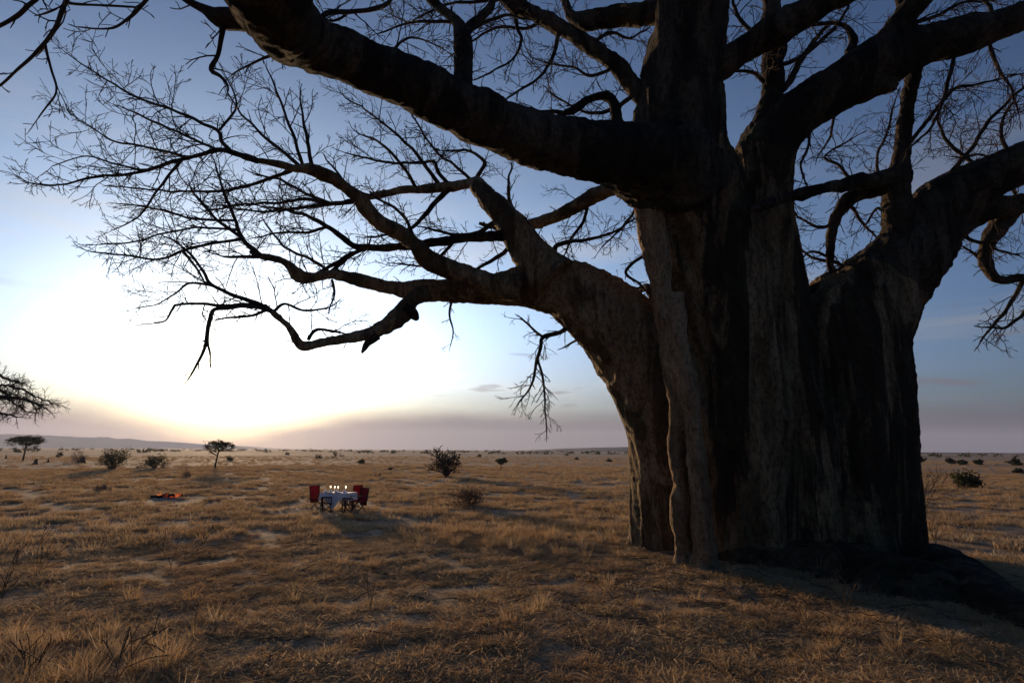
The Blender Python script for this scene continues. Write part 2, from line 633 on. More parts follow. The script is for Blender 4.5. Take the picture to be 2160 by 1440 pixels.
# trunk columns; beyond `cut` points the column has become a limb
limb('trunk_a', [(1585, 1268, 330), (1580, 1200, 285), (1568, 1100, 262), (1562, 950, 255), (1546, 800, 245), (1515, 640, 235), (1480, 520, 232), (1452, 410, 222), (1436, 320, 190), (1436, 220, 168), (1448, 110, 150), (1464, 0, 140), (1475, -110, 125), (1470, -260, 105)],
     [14.2, 14.2, 14.3, 14.5, 14.4, 14.2, 13.8, 13.0], 8)
limb('trunk_b', [(1772, 1262, 380), (1764, 1190, 318), (1752, 1080, 312), (1744, 950, 312), (1748, 820, 296), (1778, 705, 250), (1850, 606, 172), (1926, 522, 140), (1988, 436, 112), (2065, 386, 92), (2160, 344, 82), (2300, 280, 76), (2480, 205, 66)],
     [14.6, 14.6, 14.8, 15, 15, 14.8, 14.4, 13.8, 13.2], 6)
limb('trunk_c', [(1680, 1262, 380), (1672, 1180, 330), (1660, 1000, 320), (1640, 820, 275), (1615, 640, 175), (1602, 500, 142), (1600, 410, 132), (1612, 325, 120), (1655, 262, 104), (1722, 212, 98), (1800, 166, 104), (1872, 124, 104), (1950, 96, 74), (2040, 72, 70), (2160, 34, 60), (2300, -12, 52)],
     [14.7, 14.7, 14.9, 15, 15, 14.8, 14.6, 14.4, 14.2, 14.0], 7)
limb('stem_left', [(1396, 1215, 168), (1390, 1150, 122), (1384, 1000, 112), (1374, 880, 122), (1354, 785, 146), (1306, 694, 166), (1215, 622, 140), (1120, 603, 98), (1040, 610, 66), (950, 613, 52), (880, 612, 44), (830, 607, 34), (785, 600, 30), (750, 588, 27), (705, 579, 22), (655, 585, 22), (632, 583, 26), (608, 558, 17), (580, 546, 15), (548, 541, 13)],
     [15.0, 15.0, 14.9, 14.8, 14.6, 14.3, 14.0, 13.7, 13.3, 12.9], 5)
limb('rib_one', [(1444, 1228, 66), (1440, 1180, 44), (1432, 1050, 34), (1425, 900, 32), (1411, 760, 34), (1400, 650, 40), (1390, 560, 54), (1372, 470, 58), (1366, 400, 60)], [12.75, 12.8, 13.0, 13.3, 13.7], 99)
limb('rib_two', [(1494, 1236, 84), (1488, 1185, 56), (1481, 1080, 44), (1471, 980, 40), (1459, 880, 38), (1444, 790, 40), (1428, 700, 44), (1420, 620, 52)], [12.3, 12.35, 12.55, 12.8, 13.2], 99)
limb('rib_mid', [(1630, 1262, 90), (1622, 1150, 70), (1612, 1000, 56), (1600, 850, 46), (1590, 700, 42), (1570, 560, 40), (1550, 440, 40)], [12.75, 12.9, 13.2, 13.3, 13.6], 99)
limb('rib_right', [(1850, 1240, 110), (1842, 1120, 84), (1836, 980, 70), (1832, 860, 66), (1838, 740, 60)], [13.0, 13.2, 13.5, 13.8], 99)
limb('root', [(1860, 1200, 170), (1925, 1214, 140), (1985, 1222, 136), (2035, 1246, 138), (2092, 1296, 150), (2172, 1346, 170), (2280, 1415, 170), (2420, 1490, 100)], [13.8, 12.9, 12.0, 11.0, 9.7, 8.6, 7.7, 7.0], 99)
limb('root_shade_wide', [(1600, 1292, 330), (1720, 1304, 318), (1850, 1310, 290), (1960, 1338, 276), (2080, 1408, 270), (2220, 1505, 220)], [13.2, 12.4, 11.5, 10.5, 9.4, 8.3], 99)  # added mound of dark bark, laid where the ground is only shaded
limb('root_shade_near', [(1660, 1296, 210), (1760, 1308, 216), (1880, 1338, 222), (2010, 1396, 226), (2150, 1482, 200)], [12.2, 11.3, 10.3, 9.4, 8.5], 99)  # second added swell, standing in for the tree's cast shadow
# the great limbs
limb('limb_a', [(1440, 372, 185), (1370, 346, 160), (1290, 327, 136), (1200, 310, 122), (1110, 287, 112), (1000, 244, 106), (880, 184, 100), (760, 132, 101), (650, 84, 116), (585, 28, 150), (556, -50, 185), (520, -160, 215), (430, -330, 230)],
     [13.7, 13.2, 12.5, 11.8, 11.0, 10.2, 9.4, 8.6, 7.8, 7.0, 6.3])
limb('limb_b_upper', [(1170, 590, 110), (1132, 552, 84), (1108, 520, 70), (1084, 482, 62), (1058, 448, 54), (1032, 420, 46), (1012, 400, 40), (1000, 388, 27), (962, 392, 22), (900, 398, 19), (850, 402, 17), (790, 413, 15)], [14.0, 14.3, 14.8, 15.2, 15.6, 16])
limb('limb_b_front', [(1090, 606, 62), (1030, 597, 52), (962, 573, 45), (905, 549, 38), (882, 520, 36), (842, 490, 33), (795, 466, 31), (758, 422, 29), (715, 386, 27), (662, 360, 26), (625, 356, 19), (580, 346, 17), (540, 338, 14)], [13.9, 13.5, 13.0, 12.4, 11.8, 11.4])
limb('limb_b_lower', [(905, 618, 36), (872, 632, 38), (855, 652, 42), (828, 677, 34), (790, 700, 29), (740, 712, 25), (690, 720, 22), (644, 731, 22), (630, 722, 21), (606, 686, 15), (572, 656, 14)], [13.5, 13.3, 13.0, 12.7, 12.4])
limb('limb_e_up', [(1905, 560, 70), (1898, 500, 64), (1893, 445, 58), (1894, 392, 52), (1900, 345, 33), (1908, 270, 31), (1920, 190, 31), (1926, 140, 34), (1916, 70, 30), (1900, -20, 26)], [14.6, 14.7, 15.1, 15.4])
limb('limb_e_left', [(1900, 378, 52), (1850, 380, 38), (1790, 387, 32), (1720, 402, 27), (1650, 420, 25), (1598, 436, 22)], [14.9, 14.3, 13.5, 12.8])
limb('limb_e_hang', [(1880, 388, 44), (1830, 402, 32), (1792, 420, 34), (1766, 456, 26), (1752, 500, 20), (1752, 572, 15)], [14.9, 15.2, 15.4])
limb('limb_centre_right', [(1478, 168, 70), (1525, 134, 62), (1590, 94, 60), (1650, 56, 66), (1720, 18, 58), (1810, -30, 50), (1920, -90, 42)], [14.0, 13.6, 13.0, 12.4])
limb('limb_upright', [(1618, 262, 56), (1624, 215, 42), (1631, 165, 44), (1631, 105, 45), (1630, 50, 42), (1625, -20, 38), (1600, -120, 30)], [14.8, 15.4, 16.0])
limb('limb_f_up', [(1850, 128, 70), (1880, 78, 54), (1908, 38, 48), (1950, -12, 44), (2010, -80, 36)], [14.5, 14.2, 13.6])
limb('limb_f_stub', [(1815, 190, 54), (1860, 182, 42), (1884, 178, 34)], [14.4, 13.9])
limb('limb_k', [(2010, 428, 100), (2070, 438, 62), (2120, 438, 50), (2170, 428, 44), (2260, 436, 36), (2360, 420, 26)], [14.6, 15.0, 15.6])
limb('limb_k_down', [(2130, 446, 40), (2098, 486, 33), (2076, 532, 27), (2086, 572, 25), (2112, 591, 17), (2160, 586, 15), (2220, 610, 12)], [15.2, 15.0, 14.8])
limb('limb_k_stub', [(2076, 446, 44), (2045, 474, 28), (2018, 502, 20)], [15.0, 14.5])
limb('limb_h', [(1372, 228, 44), (1340, 186, 40), (1298, 138, 38), (1252, 102, 35), (1200, 70, 34), (1150, 41, 36), (1100, 16, 36), (1050, -20, 33), (980, -80, 26)], [14.3, 14.6, 15.0, 15.4])
limb('limb_h_back', [(1420, 24, 56), (1370, 28, 48), (1310, 35, 46), (1235, 43, 38), (1205, 34, 24), (1190, 0, 18), (1170, -50, 15)], [14.4, 15.0, 15.6])
limb('limb_upright_left', [(975, 225, 62), (975, 180, 44), (976, 130, 40), (976, 80, 38), (962, 44, 26), (930, 18, 22), (890, -22, 19), (840, -70, 15)], [10.8, 11.0, 11.4, 11.8])
limb('limb_arch', [(1302, 285, 30), (1297, 225, 23), (1278, 204, 20), (1242, 211, 18), (1212, 231, 19), (1190, 240, 15)], [12.8, 13.0, 13.2])
limb('limb_behind', [(1390, 392, 60), (1340, 390, 42), (1292, 396, 35), (1252, 414, 31), (1202, 444, 28), (1150, 465, 23), (1105, 479, 19), (1040, 478, 17)], [15.0, 15.4, 16.0, 16.2])
limb('limb_overhead', [(520, -140, 130), (400, -150, 60), (280, -110, 34), (150, -60, 22), (60, -60, 16), (-80, -40, 12)], [7.0, 6.9, 6.8])

STEP = 0.07
skP, skR, skL = [], [], []
union = MB()
names = sorted(limbs)
lid = {k: n_ + 1 for n_, k in enumerate(k for k in names)}
for k in names:
    L = limbs[k]
    A = np.column_stack([L.P, L.R, np.arange(len(L.P)), L.z])
    A = resample(A, STEP)
    A[:, 3] = np.maximum(A[:, 3], 0.012)
    bump = vnoise(A[:, :3] * 1.6, 5) - 0.5
    wig = np.minimum(A[:, 3] * 0.35, 0.05)[:, None]
    A[:, :3] += wig * (np.stack([vnoise(A[:, :3] * 2.3 + 7 * q, 20 + q) for q in range(3)], 1) - 0.5) * (A[:, 3:4] < 0.5)
    rr = A[:, 3] * (1 + 0.22 * bump * (A[:, 3] < 0.5))
    L.A = A
    union.tube(A[:, :3], rr, 22 if A[:, 3].max() > 0.5 else 14)
    skP.append(A[:, :3])
    skR.append(A[:, 3])
    is_trunk = (A[:, 4] < (L.cut if L.cut is not None else -1)) & (not k.startswith(('rib_one', 'rib_two', 'root', 'stem')))
    skL.append(np.where(is_trunk, 0, lid[k]))
skP, skR, skL = np.concatenate(skP), np.concatenate(skR), np.concatenate(skL)

tmp = link('tmp_union', mesh_np('tmp_union', np.concatenate(union.V), [np.concatenate(union.Q), np.concatenate(union.T)]))
rm = tmp.modifiers.new('r', 'REMESH')
rm.mode = 'VOXEL'
rm.voxel_size = 0.042
sm = tmp.modifiers.new('s', 'SMOOTH')
sm.factor = 0.5
sm.iterations = 6
dg = bpy.context.evaluated_depsgraph_get()
ev = tmp.evaluated_get(dg).to_mesh()
nv = len(ev.vertices)
TV = np.empty(nv * 3, np.float32)
ev.vertices.foreach_get('co', TV)
TV = TV.reshape(-1, 3).astype(float)
TN = np.empty(nv * 3, np.float32)
ev.vertices.foreach_get('normal', TN)
TN = TN.reshape(-1, 3).astype(float)
npol = len(ev.polygons)
lt = np.empty(npol, np.int32)
ev.polygons.foreach_get('loop_total', lt)
lv = np.empty(len(ev.loops), np.int32)
ev.loops.foreach_get('vertex_index', lv)
assert (lt == 4).all()
TQ = lv.reshape(-1, 4)
tmp.evaluated_get(dg).to_mesh_clear()
bpy.data.objects.remove(tmp)
# nearest piece of the skeleton for every vertex
near = np.empty(nv, np.int32)
rw = np.where(np.isin(skL[::2], [lid[k] for k in names if k.startswith('rib')]), 1.22, 1.0).astype(np.float32)
s2 = skP[::2].astype(np.float32)
r2 = skR[::2].astype(np.float32)
for a in range(0, nv, 20000):
    b_ = TV[a:a + 20000].astype(np.float32)
    d = np.sqrt(np.maximum((b_ ** 2).sum(1)[:, None] + (s2 ** 2).sum(1)[None] - 2 * b_ @ s2.T, 0)) / (r2 + 0.05)[None] * (rw[None] ** (0.6 + 1.3 * vnoise(b_.astype(float) * np.array([3.0, 3.0, 1.1]), 91))[:, None].astype(np.float32))
    near[a:a + 20000] = d.argmin(1)
vr = skR[::2][near]
vl = skL[::2][near]
# bark relief: vertical flutes and scars on the trunk, knobbly skin on the limbs
tw = np.clip((vr - 0.45) / 0.5, 0, 1)
fl = TV * np.array([1.25, 1.25, 0.13])
f2 = TV * np.array([4.0, 4.0, 0.45])
f3 = TV * np.array([10.0, 10.0, 2.2])
rid = 1 - np.abs(2 * vnoise(f2, 32) - 1)
disp = tw * (0.30 * (vnoise(fl, 31) - 0.5) + 0.17 * (rid - 0.6) + 0.05 * (vnoise(f3, 33) - 0.5))
disp += (1 - tw) * np.minimum(vr * 0.5, 0.10) * (vnoise(TV * 2.2, 34) - 0.5)
disp += (1 - tw) * np.minimum(vr * 0.25, 0.045) * (vnoise(TV * 8.0, 35) - 0.5)
isr = np.isin(vl, [lid['root'], lid['root_shade_wide'], lid['root_shade_near']])
disp = np.where(isr, disp * 0.55, disp)
disp += np.minimum(vr * 0.12, 0.028) * (vnoise(TV * 17.0, 36) - 0.5)
TV = TV + TN * disp[:, None]
fl_ = vl[TQ[:, 0]]
parts = {}
for k_id in np.unique(fl_):
    q = TQ[fl_ == k_id]
    u, inv = np.unique(q, return_inverse=True)
    ky = names[k_id - 1] if k_id else 'trunk'
    nm = 'trunk' if k_id == 0 else 'rib' if ky.startswith('rib') else 'root' if ky.startswith('root') else 'stem' if ky.startswith('stem') else 'limb'  # the root parts include two mounds added as painted shade
    me = mesh_np(nm, TV[u] - TREE_LOC, inv.reshape(-1, 4))
    parts[int(k_id)] = link(nm, me, M_LIT_STEM if ky.startswith(('stem', 'limb_b')) else M_SHADE_LIMB if nm == 'limb' else M_LIT_RIB if ky in ('rib_one', 'rib_two') else M_SHADE_ROOT if nm == 'root' else M_BARK, tree)
parts[0]['label'] = 'broad fluted grey-brown trunk with ribs coloured as if lit on its left flank'


def limb_part(key):
    return parts.get(lid[key], parts[0])


# thinner branches: each a mesh of its own under its limb
twigs = {}            # limb key -> list of (P, R)


def nearest_z(key, x, y):
    L = limbs[key]
    A = L.px
    best, bz = 1e9, 10
    for q in range(len(A) - 1):
        a, b = A[q, :2], A[q + 1, :2]
        t = np.clip(np.dot(np.array([x, y]) - a, b - a) / (np.dot(b - a, b - a) + 1e-9), 0, 1)
        d = np.hypot(*(a + (b - a) * t - (x, y)))
        if d < best:
            best, bz = d, L.z[q] + (L.z[q + 1] - L.z[q]) * t
    return bz


sub = {}


def branch(name, parent, pts, dz=0.0, dens=1.0, tl=1.0, grow_=True, up=0.25):
    """pts (photo x, y, width). parent: limb key or an earlier branch name"""
    key = parent if parent in limbs else sub[parent][0]
    if parent in limbs:
        z0 = nearest_z(parent, pts[0][0], pts[0][1])
    else:
        L = sub[parent][1]
        q = np.hypot(L[:, 0] - pts[0][0], L[:, 1] - pts[0][1]).argmin()
        z0 = L[q, 3]
    p = np.array(pts, float)
    z = z0 + dz * np.linspace(0, 1, len(p))
    P = np.array([at(a, b, c) for (a, b, _), c in zip(p, z)])
    R = np.maximum(p[:, 2] / 2 * z / FPX, 0.006)
    A = resample(np.column_stack([P, R]), 0.06)
    nz = np.stack([vnoise(A[:, :3] * 4.0 + 3.7 * q, 40 + q) for q in range(3)], 1) - 0.5
    A[:, :3] += nz * np.minimum(0.08, A[:, 3:4] * 2.2) * np.linspace(0, 1, len(A))[:, None] ** 0.5
    A[:, 3] = np.maximum(A[:, 3], 0.005) * (1 + 0.25 * (vnoise(A[:, :3] * 9, 44) - 0.5))
    sub[name] = (key, np.column_stack([p, z]))
    b = MB()
    b.tube(A[:, :3], A[:, 3], 8 if A[:, 3].max() > 0.03 else 6)
    b.build('branch', M_SHADE_LIMB if A[:, 3].max() > 0.05 else M_TWIG, limb_part(key), TREE_LOC)
    if grow_:
        sprout(key, A[:, :3], A[:, 3], dens, tl, 0.16, up if not name.startswith(('br', 'hh', 'ba', 'bb', 'bh')) else min(up, -0.15))


def unit(v):
    return v / (np.linalg.norm(v) + 1e-9)


def grow(out, p, d, length, r, level, up=0.25):
    n = max(4, int(length / 0.09))
    st = length / n
    P = [p]
    d = unit(d)
    curl = rng.normal(0, 0.16, 3)
    for q in range(n):
        d = unit(d + curl * 0.27 + rng.normal(0, 0.13, 3) + np.array([0, 0, up * st * 0.9]))
        P.append(P[-1] + d * st)
    P = np.array(P)
    R = np.linspace(r, max(r * 0.5, 0.006), n + 1)
    out.append((P, R))
    if level > 0:
        nk = max(2, int(length * rng.uniform(5.0, 8.0)))
        ph = rng.uniform(0, 6.28)
        for c in range(nk):
            t = 0.18 + 0.8 * (c + rng.uniform(0.1, 0.9)) / nk
            q = min(int(t * n), n - 1)
            tg = unit(P[q + 1] - P[q])
            ph += 2.4 + rng.normal(0, 0.5)
            a = unit(np.cross(tg, (0.3, 0.2, 0.93)))
            b = np.cross(tg, a)
            s_ = a * math.cos(ph) + b * math.sin(ph)
            an = rng.uniform(0.5, 1.05)
            L = length * rng.uniform(0.32, 0.72) * (1.08 - 0.5 * t)
            if L > 0.06:
                grow(out, P[q], tg * math.cos(an) + s_ * math.sin(an), L, max(R[q] * 0.66, 0.0052), level - 1, up)


def sprout(key, P, R, dens=1.0, tl=1.0, rmax=0.16, up=0.25, lo=0.08):
    """side twigs along a branch"""
    out = twigs.setdefault(key, [])
    seg = np.linalg.norm(np.diff(P, axis=0), axis=1)
    tot = seg.sum()
    ph = rng.uniform(0, 6.28)
    s_, nxt = 0.0, rng.uniform(0.02, 0.2)
    for q in range(len(P) - 1):
        s_ += seg[q]
        if s_ < nxt:
            continue
        t = s_ / tot
        r = R[q]
        gap = (0.075 + r * 1.7) / dens if dens > 0 else 1e9
        nxt = s_ + gap * rng.uniform(0.4, 1.6)
        if r > rmax or t < lo:
            continue
        tg = unit(P[q + 1] - P[q])
        ph += 2.4 + rng.normal(0, 0.6)
        a = unit(np.cross(tg, (0.1, 0.2, 0.95)))
        b = np.cross(tg, a)
        s3 = a * math.cos(ph) + b * math.sin(ph)
        an = rng.uniform(0.55, 1.15)
        L = tl * (0.22 + 0.95 * rng.uniform() ** 1.4) * (1.0 if r > 0.02 else 0.8)
        grow(out, P[q] + s3 * r * 0.85, tg * math.cos(an) + s3 * math.sin(an), L, min(max(r * 0.5, 0.005), 0.014), 2 if L > 0.45 else 1, up)
    grow(out, P[-1], unit(P[-1] - P[-2]), 0.4 * tl, max(R[-1] * 0.8, 0.005), 1, up)


# left fan, front limb
B = branch
B('bf0', 'limb_b_front', [(545, 340, 14), (490, 322, 11.5), (455, 318, 10), (395, 332, 8), (330, 352, 7), (260, 370, 6), (190, 374, 5), (140, 388, 4), (70, 388, 3), (30, 368, 2)], -0.6)
B('bf1', 'bf0', [(490, 322, 9), (468, 300, 8.5), (460, 277, 8), (423, 258, 7), (360, 230, 6), (287, 205, 5), (227, 170, 4), (180, 140, 3), (137, 110, 2)], 0.5)
B('bf1b', 'bf1', [(460, 277, 6), (487, 245, 6), (499, 226, 5), (492, 195, 4), (478, 165, 3)], -0.4)
B('bf2', 'bf0', [(462, 318, 6), (400, 290, 5.5), (340, 263, 5), (290, 240, 4), (257, 226, 3)], 0.9)
B('bf3', 'bf0', [(395, 332, 6), (310, 310, 5), (240, 297, 4), (195, 270, 3), (163, 252, 2)], 0.7)
B('bf4', 'bf0', [(385, 335, 6), (360, 365, 6), (330, 405, 5), (300, 450, 4), (270, 470, 3), (237, 485, 2)], -0.5)
B('bf5', 'limb_b_front', [(660, 358, 9), (645, 280, 7), (633, 208, 3)], 0.2, 0.8, 0.8)
B('bf6', 'limb_b_front', [(640, 352, 8), (617, 285, 7), (590, 210, 5), (563, 145, 3)], -0.4, 0.8, 0.8)
B('bf7', 'limb_b_front', [(632, 350, 8), (560, 290, 6), (510, 240, 4), (480, 198, 3)], 0.5)
B('bf8', 'limb_b_front', [(615, 360, 8), (545, 385, 7), (480, 402, 6), (393, 405, 5), (300, 398, 4), (245, 394, 3)], 0.8)
B('bf9', 'bf0', [(300, 360, 5), (240, 345, 4), (180, 330, 3), (110, 350, 2)], -0.5)
B('bf10', 'limb_b_front', [(760, 424, 10), (700, 430, 8), (640, 420, 7), (580, 428, 6), (520, 430, 5), (430, 445, 4)], 1.1)
B('bf11', 'limb_b_front', [(880, 522, 9), (850, 455, 7), (800, 420, 6), (740, 395, 5), (690, 340, 4)], 0.8)
# left fan, main stem end
B('bs0', 'stem_left', [(552, 541, 12), (510, 502, 9), (495, 460, 7.5), (470, 405, 6), (455, 350, 4)], 0.3)
B('bs1', 'stem_left', [(550, 542, 8), (500, 541, 7), (470, 540, 4)], -0.2)
B('bs2', 'bs0', [(512, 504, 7), (440, 515, 6.5), (380, 530, 6), (330, 547, 5), (240, 535, 4), (190, 530, 3)], -0.5)
B('bs3', 'bs0', [(512, 504, 7), (450, 455, 6.5), (410, 410, 5), (400, 392, 4)], 0.6)
B('bs4', 'bs0', [(503, 485, 6), (420, 480, 5), (350, 492, 4.5), (280, 510, 4), (210, 516, 3)], -0.8)
B('bs5', 'bs0', [(496, 465, 6), (400, 460, 5), (330, 440, 4), (255, 430, 3)], 0.8)
B('bs6', 'bs2', [(385, 528, 6), (410, 560, 5), (430, 590, 4)], 0.5)
B('bs7', 'stem_left', [(700, 578, 8), (670, 555, 7), (600, 520, 5), (560, 470, 4)], 0.9)
B('bs8', 'stem_left', [(690, 580, 8), (740, 540, 8), (770, 524, 7)], 1.0, 0.6)
# lower limb end
B('bl0', 'limb_b_lower', [(574, 657, 12), (545, 640, 10), (500, 625, 8.5), (450, 602, 7), (430, 575, 6), (405, 540, 5), (370, 510, 4), (345, 498, 3)], -0.4)
B('bl1', 'limb_b_lower', [(562, 650, 9), (520, 642, 8), (470, 644, 7), (380, 641, 6), (365, 652, 5), (350, 675, 4), (325, 682, 3)], -0.3, 0.7)
B('bl2', 'limb_b_lower', [(572, 656, 9), (530, 646, 8.5), (468, 651, 8.5), (446, 663, 9), (438, 710, 8), (426, 750, 6.5), (395, 803, 3)], -0.5, 0.35, 0.35)
B('bl3', 'bl2', [(438, 708, 6), (440, 735, 5), (445, 775, 3)], 0.1, 0.5, 0.3)
B('bl4', 'bl0', [(450, 602, 6), (400, 598, 5), (370, 620, 4), (335, 640, 3), (290, 650, 2)], 0.4)
B('bl5', 'limb_b_lower', [(575, 660, 7), (600, 640, 6), (640, 655, 5), (690, 650, 4)], 0.5)
B('bl6', 'limb_b_lower', [(650, 716, 8), (670, 696, 7), (720, 700, 5)], 0.4)
B('bl7', 'limb_b_lower', [(795, 705, 26), (775, 722, 17), (768, 735, 11), (763, 745, 5)], -0.1, 0, 0, False)
B('bl8', 'limb_b_lower', [(858, 655, 40), (871, 662, 26), (879, 674, 11)], -0.1, 0, 0, False)
B('bl9', 'limb_b_lower', [(560, 655, 7), (530, 665, 6), (490, 668, 5), (460, 672, 4)], 0.3, 1.4, 0.5)
# upper limb of the left stem
B('bu0', 'limb_b_upper', [(795, 412, 15), (740, 425, 12), (680, 432, 9), (620, 440, 7), (560, 446, 5), (500, 440, 4)], 0.6, 1.2)
B('bu1', 'limb_b_upper', [(1000, 388, 10), (1014, 360, 9), (1020, 340, 8), (990, 318, 6), (950, 320, 5)], 0.3, 1.2)
B('bu2', 'limb_b_upper', [(930, 395, 10), (905, 360, 8), (870, 315, 7), (820, 270, 5), (770, 230, 4), (728, 205, 3)], 0.5, 1.2)
B('bu3', 'limb_b_upper', [(950, 392, 9), (925, 365, 8), (915, 340, 7), (880, 345, 6), (800, 340, 5), (730, 322, 3)], -0.5, 1.2)
B('bu4', 'limb_b_upper', [(880, 400, 8), (850, 352, 7), (800, 300, 5), (755, 280, 3)], -0.6, 1.2)
B('bu5', 'limb_b_upper', [(950, 396, 12), (925, 420, 11), (900, 450, 10), (870, 480, 8), (830, 492, 6), (780, 500, 4)], 0.4, 1.2)
B('bu6', 'limb_b_upper', [(1000, 385, 8), (960, 350, 6), (920, 320, 5), (880, 260, 4), (860, 225, 3)], 0.8, 1.2)
B('bu7', 'bu0', [(700, 430, 7), (650, 410, 6), (590, 380, 5), (540, 370, 4)], 0.5, 1.2)
B('bu8', 'limb_b_upper', [(1075, 470, 11), (1040, 470, 10), (1010, 490, 9), (960, 495, 7), (900, 480, 5)], 0.9)
B('bv0', 'limb_b_upper', [(1092, 497, 28), (1060, 497, 25), (1000, 500, 22), (930, 508, 20), (870, 518, 18), (800, 523, 16), (745, 517, 13), (710, 490, 11), (670, 465, 9), (640, 452, 7), (590, 440, 5), (550, 436, 4)], -0.6, 1.0)
B('bv1', 'bv0', [(775, 522, 9), (742, 535, 9), (700, 560, 8), (660, 580, 6)], -0.4)
B('bv2', 'bv0', [(960, 505, 8), (930, 540, 7), (890, 560, 5), (840, 555, 4)], 0.8)
B('bv3', 'bv0', [(690, 478, 7), (650, 490, 6), (600, 490, 5), (540, 500, 3)], 0.4)
B('bv4', 'limb_b_upper', [(1090, 500, 12), (1060, 535, 9), (1020, 560, 7), (995, 575, 5)], 0.9)
B('bb0', 'limb_behind', [(1118, 476, 9), (1082, 440, 8), (1072, 400, 7), (1078, 355, 4)], 0.4, 1.2)
B('bb1', 'limb_behind', [(1240, 425, 8), (1230, 470, 7), (1205, 505, 6), (1190, 540, 3)], 0.4, 1.3)
B('bb2', 'limb_behind', [(1330, 398, 8), (1340, 440, 7), (1310, 480, 5), (1270, 520, 3)], 0.6, 1.3)
B('bb3', 'stem_left', [(1170, 545, 12), (1172, 520, 11), (1195, 512, 9), (1240, 505, 7), (1290, 490, 5), (1340, 460, 4)], 0.9, 1.2)
B('bb4', 'rib_one', [(1372, 500, 9), (1366, 530, 8), (1335, 555, 7), (1320, 575, 6), (1350, 600, 5), (1370, 620, 3)], 0.5, 1.0, 0.6)
B('bb5', 'stem_left', [(1385, 660, 22), (1370, 608, 20), (1345, 612, 12), (1310, 600, 7)], 1.5, 0.6, 0.6)
# hanging sprays
B('bh0', 'stem_left', [(1225, 690, 14), (1205, 688, 11), (1180, 702, 9.5), (1145, 711, 9.5), (1141, 735, 8), (1133, 760, 7), (1120, 810, 5), (1092, 852, 3)], -0.5, 1.6, 0.6, True, -1.2)
B('bh1', 'bh0', [(1134, 757, 6), (1146, 800, 5), (1150, 860, 4), (1153, 912, 2.5)], -0.1, 1.8, 0.6, True, -1.5)
B('bh2', 'bh0', [(1146, 711, 6), (1120, 690, 5), (1100, 670, 4)], 0.3, 1.0, 0.5)
B('bh3', 'stem_left', [(955, 630, 6), (948, 660, 5), (955, 700, 3), (950, 730, 2)], -0.2, 0.9, 0.35)
B('bh4', 'stem_left', [(700, 590, 6), (705, 620, 5), (695, 650, 3)], -0.2, 1.0, 0.4)
B('bh5', 'stem_left', [(1260, 735, 7), (1225, 715, 6), (1190, 730, 4)], 0.3, 1, 0.5)
# over the great limb
B('ba0', 'limb_a', [(560, 40, 60), (490, 40, 46), (458, 34, 36), (430, 18, 20), (395, 2, 15), (350, -20, 12), (280, -50, 9)], -0.2, 0.5, 0.7)
B('ba1', 'ba0', [(468, 45, 20), (470, 75, 11), (456, 120, 10), (444, 150, 11), (462, 162, 7), (480, 180, 5), (481, 192, 3)], -0.1, 0.5, 0.5)
B('ba2', 'limb_a', [(600, 110, 8), (560, 122, 6), (520, 140, 4), (490, 160, 3)], 0.2, 1.0, 0.4)
B('ba3', 'limb_upright_left', [(976, 80, 26), (996, 52, 21), (1030, 18, 18), (1045, -20, 14)], 0.4)
B('ba4', 'limb_upright_left', [(976, 75, 10), (1010, 55, 8), (1060, 35, 7), (1110, 40, 5)], -0.5)
B('ba5', 'limb_a', [(660, 60, 14), (690, 30, 11), (740, 24, 10), (800, 18, 9), (830, -5, 7)], 0.4)
B('ba6', 'limb_upright_left', [(965, 48, 8), (920, 45, 7), (860, 50, 5), (800, 70, 3)], 0.3, 1.2)
B('ba7', 'ba5', [(740, 24, 6), (700, 45, 5), (650, 20, 4)], 0.3)
B('ba8', 'limb_a', [(820, 130, 7), (845, 90, 6), (880, 80, 4), (930, 100, 3)], 0.7)
B('hh0', 'limb_h', [(1180, 62, 10), (1175, 85, 9), (1165, 120, 8), (1135, 165, 6), (1070, 208, 4)], -0.4)
B('hh1', 'limb_h', [(1085, 10, 10), (1092, 60, 8), (1100, 85, 7), (1085, 120, 5), (1040, 150, 4), (1000, 170, 3)], -0.4)
B('hh2', 'limb_h', [(1300, 140, 8), (1250, 160, 7), (1200, 140, 5), (1150, 130, 4)], 0.4, 1.2)
B('hh3', 'limb_h', [(1240, 95, 8), (1290, 70, 7), (1330, 80, 5), (1370, 60, 4)], 0.6, 1.2)
B('hh4', 'limb_h', [(1150, 40, 8), (1110, 60, 7), (1050, 60, 6), (990, 90, 4), (950, 120, 3)], 0.9, 1.2)
B('hh5', 'limb_arch', [(1195, 240, 10), (1160, 235, 8), (1110, 235, 6), (1080, 225, 4)], 0.4, 1.3, 0.7)
B('hh6', 'limb_h', [(1345, 195, 10), (1300, 225, 9), (1250, 240, 7), (1200, 220, 5), (1160, 195, 4)], 0.6, 1.3, 0.7)
B('hh7', 'limb_h', [(1100, 15, 9), (1060, 0, 8), (1000, 5, 7), (940, 10, 5), (880, 40, 4)], 0.2, 1.2)
